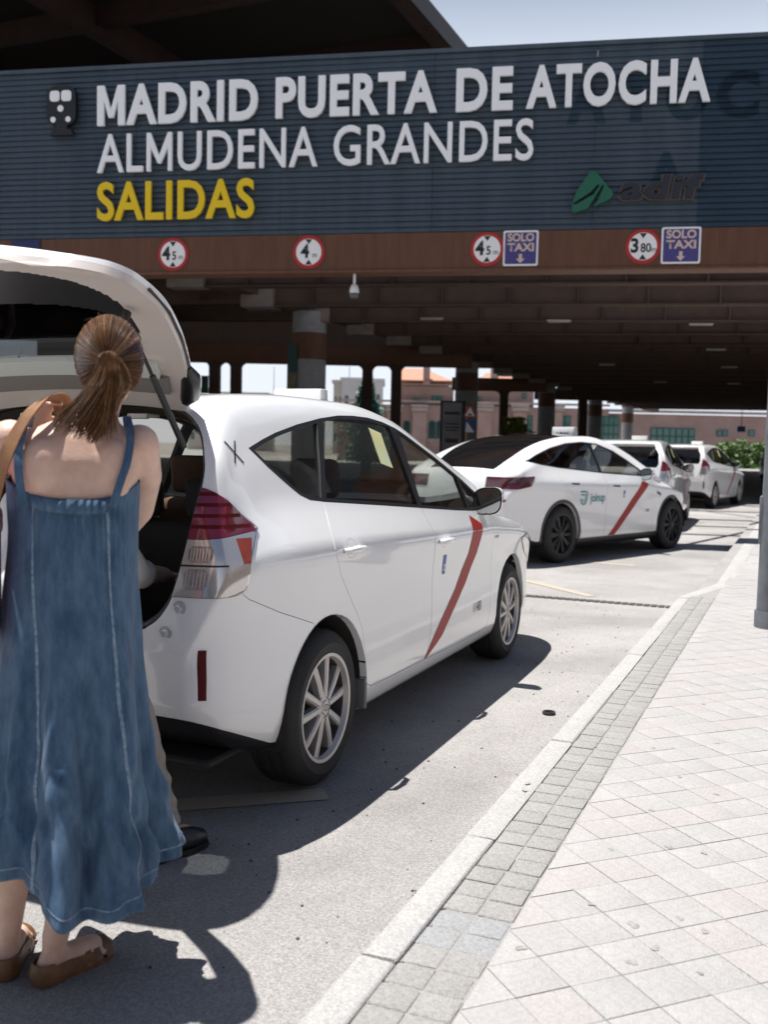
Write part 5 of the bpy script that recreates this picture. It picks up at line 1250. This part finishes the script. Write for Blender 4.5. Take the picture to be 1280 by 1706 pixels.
# ceiling lamps and the dome camera
M_lamp = mat('lamp_housing', (.34, .32, .28), .5)
for px_, py_ in ((1160, 525), (1192, 574), (1215, 608), (930, 525), (712, 527), (1010, 607), (1120, 640), (1240, 640)):
    pass
r0 = Vector((math.cos(YAW), math.sin(YAW), 0)); f0 = Vector((-math.sin(YAW), math.cos(YAW), 0))
def LD(lat, d_, z=0): return r0*lat+f0*d_+Vector((0, 0, z))
lampo = None
for (lat, d_) in ((8.6, 27.6), (11.2, 34.2), (14.0, 41.0), (4.7, 27.6), (1.2, 27.6), (9.0, 41.0), (13.8, 50.5), (17.5, 50.5)):
    c = LD(lat, d_, 4.955); l_ = empty('ceiling_lamp', c, SRZ, 'pale strip lamp fixed under the canopy beams', 'lamp', 'strip lamps under the canopy')
    MB().box(-.32, .32, -.06, .06, -.04, .0).build('housing', M_lamp, l_, 30, .008); MB().box(-.30, .30, -.045, .045, -.055, -.041).build('diffuser', mat('lamp_diffuser', (.48, .45, .40), .4), l_, 30, .004)
c = sp(-6.33, .1, 4.12); cm = empty('security_camera', c, SRZ, 'white dome security camera hanging below the brown fascia', 'camera')
MB().tube([(0, 0, 0), (0, 0, -.16)], .022, 12).build('stem', M_whitev, cm); MB().lathe([(.03, -.16), (.055, -.18), (.075, -.24), (.075, -.30)], 24, 'z').build('housing', M_whitev, cm)
MB().lathe([(.072, -.301), (.07, -.34), (.05, -.385), (.0, -.40)], 24, 'z').build('dome', mat('smoked_dome', (.01, .01, .012), .05, coat=1), cm)
# ---- road signs on the fascia
M_signred = mat('sign_red', (.42, .018, .022), .4); M_signwhite = mat('sign_white', (.82, .82, .82), .4); M_signblue = mat('sign_blue', (.055, .045, .20), .45); M_signtan = mat('sign_faded_text', (.62, .47, .40), .5)
def flat_text(s, size, x, z, m, parent, name, sx=1., bold=.01, y=-.016):
    me = text_mesh(s, size, bold*size, 0); a = verts(me); q = np.zeros_like(a); q[:, 0] = x+a[:, 0]*sx; q[:, 2] = z+a[:, 1]; q[:, 1] = y; setv(me, q)
    return obj(name, me, m, parent, 0)
def limit_sign(u, z, r, big, small, unit, label, xs):
    c = sp(u, -.03, z); s = empty('height_limit_sign', c, SRZ, label, 'sign', None)
    MB().lathe([(0, -.004), (r, -.004), (r, .006), (0, .006)], 48, 'y').build('plate', M_signred, s, 30)
    MB().lathe([(0, -.009), (r*.80, -.009), (r*.80, -.0045), (0, -.0045)], 48, 'y').build('field', M_signwhite, s, 30)
    for e in (-1, 1): MB().prism([(-.052, e*r*.76), (.052, e*r*.76), (0, e*r*.46)], -.0125, -.0095, 'y').build('triangle', M_black, s, 30)
    flat_text(big, r*1.12, xs[0]*r, -r*.33, M_black, s, 'numeral', .9, .035, -.0125); 
    if small: flat_text(small, r*.72, xs[1]*r, -r*.33, M_black, s, 'numeral', .85, .02, -.0125)
    flat_text(unit, r*.46, xs[2]*r, -r*.33, M_black, s, 'unit', .9, .0, -.0125)
limit_sign(-9.325, 4.445, .262, '4', '5', 'm', 'red and white 4.5 m height limit sign below the yellow lettering', (-.68, -.06, .36))
limit_sign(-7.05, 4.45, .258, '4', '', 'm', 'red and white 4 m height limit sign with a single digit', (-.48, 0, .22))
limit_sign(-4.23, 4.455, .256, '4', '5', 'm', 'red and white 4.5 m height limit sign next to a blue taxi sign', (-.68, -.06, .36))
limit_sign(-1.91, 4.46, .254, '3', '80', 'm', 'red and white 3.80 m height limit sign below the green emblem', (-.72, -.14, .46))
def solo(u0, u1, z0, z1, label):
    c = sp((u0+u1)/2, -.03, (z0+z1)/2); s = empty('taxi_only_sign', c, SRZ, label, 'sign'); w, h = (u1-u0)/2, (z1-z0)/2
    MB().prism(rr(-w, w, -h, h, .03), -.004, .006, 'y').build('plate', M_signwhite, s, 30); MB().prism(rr(-w+.028, w-.028, -h+.028, h-.028, .02), -.008, -.0045, 'y').build('field', M_signblue, s, 30)
    for t, z, in (('SOLO', h*.40), ('TAXI', -h*.16)):
        me = text_mesh(t, .165, .006, 0); a = verts(me); a = a-[a[:, 0].min()/2+a[:, 0].max()/2, 0, 0]; k_ = 1.52*w/(a[:, 0].max()-a[:, 0].min()); q = np.zeros_like(a); q[:, 0] = a[:, 0]*k_; q[:, 2] = z+a[:, 1]; q[:, 1] = -.0115; setv(me, q); obj('lettering', me, M_signtan, s, 0)
    MB().prism([(-.025, -.085*h/.26), (.025, -.085*h/.26), (.025, -.155*h/.26), (.065, -.155*h/.26), (0, -.222*h/.26), (-.065, -.155*h/.26), (-.025, -.155*h/.26)], -.0115, -.0085, 'y').build('arrow', M_signtan, s, 30)
solo(-3.985, -3.455, 4.195, 4.725, 'square blue taxi-only sign with arrow, beside a 4.5 m limit sign'); solo(-1.645, -1.08, 4.20, 4.735, 'square blue taxi-only sign with arrow, beside the 3.80 m limit sign')
c = sp(-11.93, -.03, 4.52); s = empty('taxi_rank_sign', c, SRZ, 'dark blue rectangular taxi sign with yellow word, at the fascia behind the tailgate', 'sign')
MB().box(-.26, .26, -.01, .01, -.36, .19).build('plate', mat('sign_navy', (.012, .02, .10), .4), s, 30); flat_text('TAXI', .13, -.115, -.125, mat('sign_yellow', (.62, .50, .06), .5), s, 'lettering', .9, .01, -.013)
# ---- columns
M_colgrey = mat('column_concrete', (.26, .26, .265), .7, var=.15, vscale=4)
def column(x, y, r, label):
    c = empty('station_column', (x, y, 0), 0, label, 'column', 'round banded columns under the canopy')
    MB().lathe([(r, 0), (r, 3.9)], 40, 'z').build('shaft', M_colgrey, c, 40); MB().lathe([(r+.004, 3.9), (r+.004, 4.68)], 40, 'z').build('brown_band', M_rust, c, 40); MB().lathe([(r, 4.68), (r, 5.30)], 40, 'z').build('capital', M_colgrey, c, 40)
for y in (26.5, 41.9, 57.3, 72.7, 88.0): column(-13.65-.01*(y-26), y, .5, 'round grey column with a brown band, in the row under the canopy edge')
def slim(lat, d_, w, h, label):
    c = empty('steel_post', LD(lat, d_), YAW, label, 'post', 'slim dark posts with curved brackets under the canopy')
    MB().box(-w/2, w/2, -w/2, w/2, 0, h).build('shaft', M_dkbrown, c, 30)
    for e in (-1, 1):
        P = [(e*w/2, h)]+[(e*(w/2+.24-.24*math.cos(a)), h-.24+.24*math.sin(a)) for a in np.linspace(0, math.pi/2, 9)]
        MB().prism(P, -w*.4, w*.4, 'y').build('bracket', M_dkbrown, c, 30)
for lat, d_, lab in ((-6.87, 40, 'slim dark steel post carrying a narrow banner'), (-6.02, 40, 'slim dark steel post next to the post with a banner'), (-.77, 40, 'slim dark steel post in front of the conical tree'), (.38, 40, 'slim dark steel post before the tiled hipped roof')): slim(lat, d_, .42, 4.60, lab)
slim(6.46, 55, .45, 4.55, 'slim dark steel post between the second and third banded columns')
slim(11.8, 60, .5, 4.6, 'slim dark steel post past the third banded column')
for i, (l0, l1, d_, z0, z1) in enumerate(((-14, 3.4, 40.3, 4.62, 5.35), (3.6, 8.8, 55, 4.56, 5.25), (9.2, 17, 62, 4.5, 5.2), (-30, -7, 33, 4.9, 5.6))):
    o = MB().box(l0, l1, -.25, .25, z0, z1).build('tie_beam', M_rust if i < 2 else M_dkbrown, None, 30, .01); o.location = LD(0, d_); o.rotation_euler = (0, 0, YAW)
    tag(o, ('long brown tie beam across the slim posts', 'short brown tie beam between the second and third columns', 'dark tie beam past the third column', 'dark tie beam at the far side behind the raised tailgate')[i], 'beam')
sd_ = MB().box(-22, 3.1, -.1, .1, 5.36, 7.6).build('spandrel_panel', M_dkbrown, None, 30); sd_.location = LD(0, 40.3); sd_.rotation_euler = (0, 0, YAW); tag(sd_, 'dark brown panel filling the gap above the long tie beam', 'panel')
# ---- great upper roof, its eave running along the lane
M_roofdark = mat('soot_brown', (.012, .008, .007), .8); M_roofbeam = mat('soot_red_steel', (.026, .011, .008), .8, var=.3, vscale=1)
rf = empty('upper_roof', (-8.2, 0, 0), 0, 'large dark upper roof slab with steel eave behind the sign', 'roof')
MB().box(-70, -.3, 13, 75, 11.35, 11.6).build('slab', M_roofdark, rf, 30); MB().box(-.098, -.02, 13, 75, 10.97, 11.42).build('eave_fascia', mat('eave_steel', (.030, .024, .022), .6, var=.2, vscale=1.), rf, 30); MB().box(-.45, -.10, 13, 75, 10.95, 11.34).build('eave_girder', M_roofbeam, rf, 30)
for y in np.arange(15, 75, 4.0): MB().box(-70, -.5, y, y+.3, 10.9, 11.349).build('roof_beam', M_roofbeam, rf, 30)
for x in np.arange(-60, -6, 7.5): MB().box(x, x+.3, 13, 75, 10.7, 11.348).build('roof_beam', M_roofbeam, rf, 30)
for y in (30, 60): MB().lathe([(.6, 5.9), (.6, 11.34)], 24, 'z', (-9, y, 0)).build('roof_column', M_colgrey, rf, 40)
# ---- lamp post on the pavement
lp = empty('lamp_post', (-.155, 7.93, PZ), 0, 'grey galvanised lamp post standing on the pale pavement', 'lamp post')
M_galv = mat('galvanised_steel', (.15, .165, .18), .50, metal=.5, col2=(.24, .255, .27), vscale=5, detail=9)
MB().lathe([(.128, 0), (.118, 1.2), (.105, 4.0), (.09, 7.0), (.07, 9.0)], 32, 'z').build('shaft', M_galv, lp, 40)
MB().lathe([(.128, .0), (.140, .0), (.140, .115), (.136, .125), (.128, .125)], 32, 'z', (0, 0, 0), True).build('base_collar', M_galv, lp, 40)
MB().box(-.135, -.10, -.05, .05, .62, .98).build('inspection_door', M_galv, lp, 30, .01)
MB().tube([(0, 0, 8.9), (-.3, 0, 9.3), (-1.2, 0, 9.5)], [.05, .045, .04], 10).build('arm', M_galv, lp); rbox('lantern', -1.7, -1.1, -.12, .12, 9.42, 9.56, M_galv, lp, .04)
# ================================================================== far side: old station building, blocks, plants
def yh(px): return 743+.021*(px-640)
def at(px, py, d_):
    """building coordinates (lateral, height) of a sight line at distance d_"""
    return ((px-640)/1659*d_, CAMH+(yh(px)-py)/1659*d_)
M_stone = mat('pink_stone', (.34, .225, .20), .85, col2=(.42, .29, .26), vscale=.7, bump=.2, bscale=6)
M_stone2 = mat('pale_stone', (.36, .285, .25), .85, col2=(.44, .355, .315), vscale=1.)
M_tile = mat('roof_tile', (.42, .20, .13), .8, var=.2, vscale=3); M_wgreen = mat('green_joinery', (.015, .10, .085), .5); M_gl = mat('far_glass', (.03, .06, .06), .08, coat=.5)
D0 = 100.; B0 = LD(0, D0)
old = empty('old_station_building', B0, YAW, 'long pink stone station building with green windows and tiled roof', 'building')
def px_box(name, x0, x1, y0, y1, ya, yb, m, bev=0):
    (u0, z1), (u1, z0) = at(x0, y0, D0), at(x1, y1, D0); return MB().box(u0, u1, ya, yb, z0, z1).build(name, m, old, 30, bev)
def ground_box(name, x0, x1, y0, ya, yb, m):
    (u0, z1), (u1, _) = at(x0, y0, D0), at(x1, y0, D0); return MB().box(u0, u1, ya, yb, 0, z1).build(name, m, old, 30)
ground_box('main_wall', 560, 1010, 672, 0, 14, M_stone); ground_box('long_wall', 1010.2, 1420, 688, .5, 14, M_stone)
ground_box('upper_block', 664, 752, 642, .6, 12, M_stone); ground_box('upper_block', 786, 886, 648, .6, 12, M_stone)
px_box('cornice', 556, 1010, 668, 674, -.35, -.002, M_stone2); px_box('cornice', 660, 755, 638, 643, .1, .598, M_stone2); px_box('cornice', 783, 889, 645, 649, .1, .598, M_stone2); px_box('cornice', 1010, 1420, 686, 690, .1, .498, M_stone2)
def hip(x0, x1, ye, xa, xb, yt, d0, d1):
    (u0, ze), (u1, _) = at(x0, ye, D0), at(x1, ye, D0); (ua, zt_), (ub, _) = at(xa, yt, D0), at(xb, yt, D0); dm = (d0+d1)/2
    V = [(u0, d0, ze), (u1, d0, ze), (u1, d1, ze), (u0, d1, ze), (ua, dm, zt_), (ub, dm, zt_)]
    return obj('hipped_roof', mesh(V, [(0, 1, 5, 4), (1, 2, 5), (2, 3, 4, 5), (3, 0, 4), (3, 2, 1, 0)]), M_tile, old, 20)
r1 = hip(655, 748, 634, 668, 706, 606, -1, 14); px_box('eave', 653, 750, 634.2, 637.5, -1.1, 14, M_tile); hip(790, 884, 640, 815, 868, 614, 0, 13); px_box('chimney', 700, 711, 612, 642, -.9, -.1, M_stone); px_box('chimney', 812, 824, 612, 646, -.6, .3, M_stone)
for x in (583, 640, 682, 739, 790, 848, 907, 966):
    w_ = 27; p_ = empty('pilaster'); p_.parent = old
    for nm, a, b_, c_, d_ in (('shaft', x+2, x+w_-2, 686, 760), ('capital', x-1, x+w_+1, 674.2, 679), ('capital', x, x+w_, 679.2, 685.8)):
        o = px_box(nm, a, b_, c_, d_, -.5 if nm == 'shaft' else -.75, -.002, M_stone2 if nm == 'capital' else M_stone); o.parent = p_
def arched(x0, x1, ytop, ybot, d_=-.06):
    (u0, zt_), (u1, zb_) = at(x0, ytop, D0), at(x1, ybot, D0); r = (u1-u0)/2; c = (u0+u1)/2
    w_ = empty('window'); w_.parent = old
    def P(k): return [(c-r*k, zb_+(1-k)*.6), (c+r*k, zb_+(1-k)*.6)]+[(c+r*k*math.cos(a), zt_-r+r*k*math.sin(a)) for a in np.linspace(0, math.pi, 13)]
    MB().prism(P(1.35), d_+.02, .02, 'y').build('surround', M_stone2, w_, 30); MB().prism(P(1.), d_-.03, d_+.018, 'y').build('frame', M_wgreen, w_, 30); MB().prism(P(.72), d_-.05, d_-.032, 'y').build('pane', M_gl, w_, 30)
for x in (622, 669, 711, 724, 770, 832, 893): arched(x, x+11.5, 700, 731)
def rect_win(x0, x1, y0, y1, nx, ny, m=M_wgreen, d_=-.05):
    (u0, z1), (u1, z0) = at(x0, y0, D0), at(x1, y1, D0); w_ = empty('window'); w_.parent = old; MB().box(u0, u1, d_, .6, z0, z1).build('frame', m, w_, 30)
    for i in range(nx):
        for j in range(ny):
            a = (u1-u0)/nx; b_ = (z1-z0)/ny; MB().box(u0+a*(i+.14), u0+a*(i+.86), d_-.02, d_-.002, z0+b_*(j+.1), z0+b_*(j+.9)).build('pane', mat('far_glass_pale', (.10, .19, .17), .15, coat=.3), w_, 30)
for a in ((716, 733, 659, 667), (684, 696, 662, 667), (788, 799, 660, 668), (866, 874, 655, 664)): rect_win(*a, 2, 1, d_=.5)
rect_win(871, 884, 692, 735, 1, 3); rect_win(917, 947, 692, 735, 3, 3); rect_win(993, 1027, 693, 738, 4, 3); rect_win(1038, 1050, 705, 738, 1, 2, d_=.4); rect_win(1082, 1156, 712, 741, 7, 2, d_=.4); rect_win(1193, 1211, 716, 727, 2, 1, d_=.4); rect_win(1246, 1256, 716, 727, 1, 1, d_=.4)
# distant blocks
def block(x0, x1, y0, d_, m, label, dep=14, wins=None):
    (u0, z1), (u1, _) = at(x0, y0, d_), at(x1, y0, d_); b_ = empty('distant_building', LD(0, d_), YAW, label, 'building')
    MB().box(u0, u1, 0, dep, 0, z1).build('wall', m, b_, 30); MB().box(u0-.3, u1+.3, -.3, dep, z1+.002, z1+.5).build('parapet', m, b_, 30)
    n = max(2, int((u1-u0)/3)); 
    for i in range(n):
        for z in np.arange(2, z1-1.5, 3.2): MB().box(u0+(i+.3)*(u1-u0)/n, u0+(i+.7)*(u1-u0)/n, -.05, .05, z, z+1.5).build('window', M_gl, b_, 30)
M_pale = mat('pale_render', (.52, .51, .50), .8, var=.06, vscale=.3); M_beige = mat('beige_render', (.50, .44, .38), .8, var=.08, vscale=.3)
block(566, 600, 634, 170, M_pale, 'pale grey block beyond the pink station building'); block(552, 567, 638, 175, M_beige, 'narrow beige block beside the pale grey block'); block(602, 634, 636, 165, M_pale, 'low pale block behind the green conical tree')
block(355, 442, 657, 190, M_beige, 'low beige building on the skyline seen over the car roof'); block(310, 345, 650, 200, M_beige, 'beige building on the skyline next to the raised tailgate', 10)
block(1246, 1330, 704, 120, M_beige, 'beige building behind the hedge by the lamp post')
# skyline masts
for px_, py_, d_, lab in ((453, 612, 160, 'thin lattice mast on the skyline over the car roof'), (578, 598, 150, 'thin flagpole mast on the skyline beside the first column')):
    u, z = at(px_, py_, d_); o = MB().tube([(0, 0, 0), (0, 0, z*.6), (0, 0, z)], [.12, .09, .05], 6).build('mast', mat('mast_grey', (.4, .4, .41), .6)); o.location = LD(u, d_); tag(o, lab, 'mast')
# vegetation: leaf-sized faces through the crown's volume
def leaf_mat(name, a, c):
    m = bpy.data.materials.new(name); m.use_nodes = True; n = m.node_tree.nodes; l = m.node_tree.links; p = n['Principled BSDF']; g = n.new('ShaderNodeNewGeometry'); r = n.new('ShaderNodeValToRGB')
    r.color_ramp.elements[0].color = (*a, 1); r.color_ramp.elements[1].color = (*c, 1); l.new(g.outputs['Random Per Island'], r.inputs[0]); l.new(r.outputs[0], p.inputs['Base Color']); p.inputs['Roughness'].default_value = .6; return m
def plant(name, loc, shape, n, size, m, label, cat, h, w, group=None, trunk=.3):
    t = empty(name, loc, 0, label, cat, group); r_ = random.Random(hash(label) % 999 if False else int(loc[0]*7+loc[1]*13)); V = []; F = []
    cl = [(r_.gauss(0, .5), r_.gauss(0, .5), r_.random()) for _ in range(22)]
    for i in range(n):
        cx_, cy_, cz_ = r_.choice(cl); z = min(1, max(0, cz_+r_.gauss(0, .10))); rad = shape(z)*w
        x = (cx_*.6+r_.gauss(0, .22))*rad; y = (cy_*.6+r_.gauss(0, .22))*rad; k = len(V); s = size*r_.uniform(.6, 1.3); d1 = Vector((r_.gauss(0, 1), r_.gauss(0, 1), r_.gauss(0, 1))).normalized()*s; d2 = d1.orthogonal().normalized()*s*.5
        c = Vector((x, y, trunk*h+z*h*(1-trunk))); V += [c-d1, c+d2, c+d1, c-d2]; F.append((k, k+1, k+2, k+3))
    obj('crown', mesh(V, F), m, t, 0); MB().tube([(0, 0, 0), (.03*w, 0, h*.4), (0, .02*w, h*.85)], [.05*w+.02, .035*w+.015, .012], 8).build('trunk', mat('bark', (.09, .065, .045), .9), t)
    return t
L1 = leaf_mat('leaf_bright', (.09, .14, .02), (.25, .28, .05)); L2 = leaf_mat('leaf_teal', (.006, .085, .055), (.02, .17, .11)); L3 = leaf_mat('leaf_hedge', (.04, .10, .015), (.12, .20, .035))
u, z = at(608, 628, 85); plant('conical_tree', LD(u, 85), lambda t: 1.15-.95*t, 5200, .20, L2, 'blue-green conical tree behind the slim dark posts', 'tree', z, 2.4, None, .02)
for px_, d_, h, lab in ((857, 45, 2.75, 'yellow-green bush beside the third banded column'), (997, 62, 1.9, 'small yellow-green bush under the large green window'),):
    u, _ = at(px_, 700, d_); plant('bush', LD(u, d_), lambda t: 1.0-.4*t, 1500, .12, L1, lab, 'bush', h, 1.0, None, .05)
for i, px_ in enumerate((1195, 1212, 1228, 1246, 1264, 1285)):
    u, _ = at(px_, 700, 94); plant('shrub', LD(u, 94+i % 2), lambda t: 1.0-.35*t, 1100, .16, L3, 'leafy green shrub in the hedge behind the farthest taxis', 'shrub', 2.1+.3*(i % 3), 1.5, 'hedge shrubs behind the far taxis', .03)
# information totem and warning signs by the second column
u, z = at(751, 668, 34); tt = empty('information_totem', LD(u, 34), YAW, 'grey information totem in a black frame before the second column', 'totem')
MB().box(-.43, .43, -.08, .08, 0, z).build('frame', M_black, tt, 30, .01); MB().box(-.36, .30, -.09, -.0805, .15, z-.06).build('panel', mat('totem_grey', (.20, .21, .22), .4, var=.1, vscale=3), tt, 30)
for zz, hw_, hh in ((z-.42, .26, .05), (z-.78, .24, .02), (z-.90, .26, .02), (z-1.0, .2, .02), (z-1.35, .22, .07)): MB().box(-.03-hw_, -.03+hw_, -.094, -.0905, zz-hh, zz+hh).build('print_line', mat('totem_print', (.03, .03, .035), .5) if hh < .06 else mat('totem_mark', (.06, .015, .01), .5), tt, 30)
u, z = at(779, 672, 33); ws = empty('warning_sign', LD(u, 33), YAW, 'red-edged triangular warning sign over a blue plate on a yellow post', 'sign')
MB().tube([(-.1, 0, 0), (-.1, 0, z-.1)], .04, 10).build('post', mat('post_yellow', (.45, .28, .10), .6), ws); MB().prism([(-.24, z-.46), (.24, z-.46), (0, z)], -.06, -.045, 'y').build('triangle_plate', M_signred, ws, 30); MB().prism([(-.16, z-.42), (.16, z-.42), (0, z-.11)], -.066, -.0605, 'y').build('triangle_field', M_signwhite, ws, 30)
MB().prism([(-.09, z-.40), (.09, z-.40), (.0, z-.32)], -.07, -.0665, 'y').build('hump_symbol', M_black, ws, 30); MB().box(-.2, .2, -.06, -.045, z-.98, z-.52).build('blue_plate', mat('plate_blue', (.03, .06, .16), .5), ws, 30); MB().prism([(-.14, z-.95), (.16, z-.95), (-.1, z-.6)], -.066, -.0605, 'y').build('white_symbol', M_signwhite, ws, 30)
u, z = at(1231, 716, 60); hs = empty('hanging_sign', LD(u, 60, z), YAW, 'small blue sign hanging from the far canopy beam', 'sign'); MB().box(-.24, .24, -.04, .04, -.12, .22).build('plate', mat('plate_bright_blue', (.02, .14, .32), .5), hs, 30, .02); MB().tube([(0, 0, .22), (0, 0, 4.995-z)], .02, 8).build('hanger', M_dkbrown, hs)
# banners on the columns
for lat, d_, z0, z1, lab in ((-2.78, 29.3, 2.6, 4.3, 'narrow green and yellow banner beside the first banded column'), (-7.2, 39.6, 2.2, 4.0, 'narrow green and yellow banner on a slim dark post')):
    bn = empty('column_banner', LD(lat, d_), YAW, lab, 'banner'); MB().box(-.14, .14, -.02, .02, z0+.9, z1).build('green_field', mat('banner_green', (.01, .055, .05), .6), bn, 30); MB().box(-.14, .14, -.02, .02, z0, z0+.898).build('printed_field', mat('banner_print', (.13, .11, .06), .6, var=.5, vscale=6), bn, 30); MB().box(-.16, .16, -.03, .03, z1+.002, z1+.04).build('rod', M_dkbrown, bn, 30)

# buildings along the pavement side and behind the photographer: seen as reflections in paint and glass
def street_house(loc, rz, w, h, dep, m, label):
    b_ = empty('brick_building', loc, rz, label, 'building'); MB().box(0, w, 0, dep, 0, h).build('wall', m, b_, 30); MB().box(-.4, w+.4, -.5, dep, h+.002, h+.6).build('cornice', M_stone2, b_, 30)
    wm_ = MB().box(0, 1.3, -.06, .04, 0, 2.0).mesh(); wm_.materials.append(M_gl); sm = MB().box(-.12, 1.42, -.16, -.001, -.12, -.002).mesh(); sm.materials.append(M_stone2)
    for z in np.arange(1.2, h-2.4, 3.4):
        for x in np.arange(1.2, w-2, 3.0):
            o = link(bpy.data.objects.new('window', wm_), b_); o.location = (x, 0, z); q = link(bpy.data.objects.new('sill', sm), o)
M_brick = mat('brown_brick', (.26, .18, .14), .85, col2=(.33, .24, .19), vscale=1.2)
street_house((24, 20, 0), -R(90), 52, 13, 12, M_brick, 'brown brick building along the pavement, reflected in the car windows')
street_house((-22, -24, 0), R(180), -36, 17, -12, M_brick, 'brown brick building behind the photographer, reflected in the car paint') if False else street_house((18, -30, 0), R(180), 50, 15, 12, M_brick, 'brown brick building behind the photographer, reflected in the car paint')
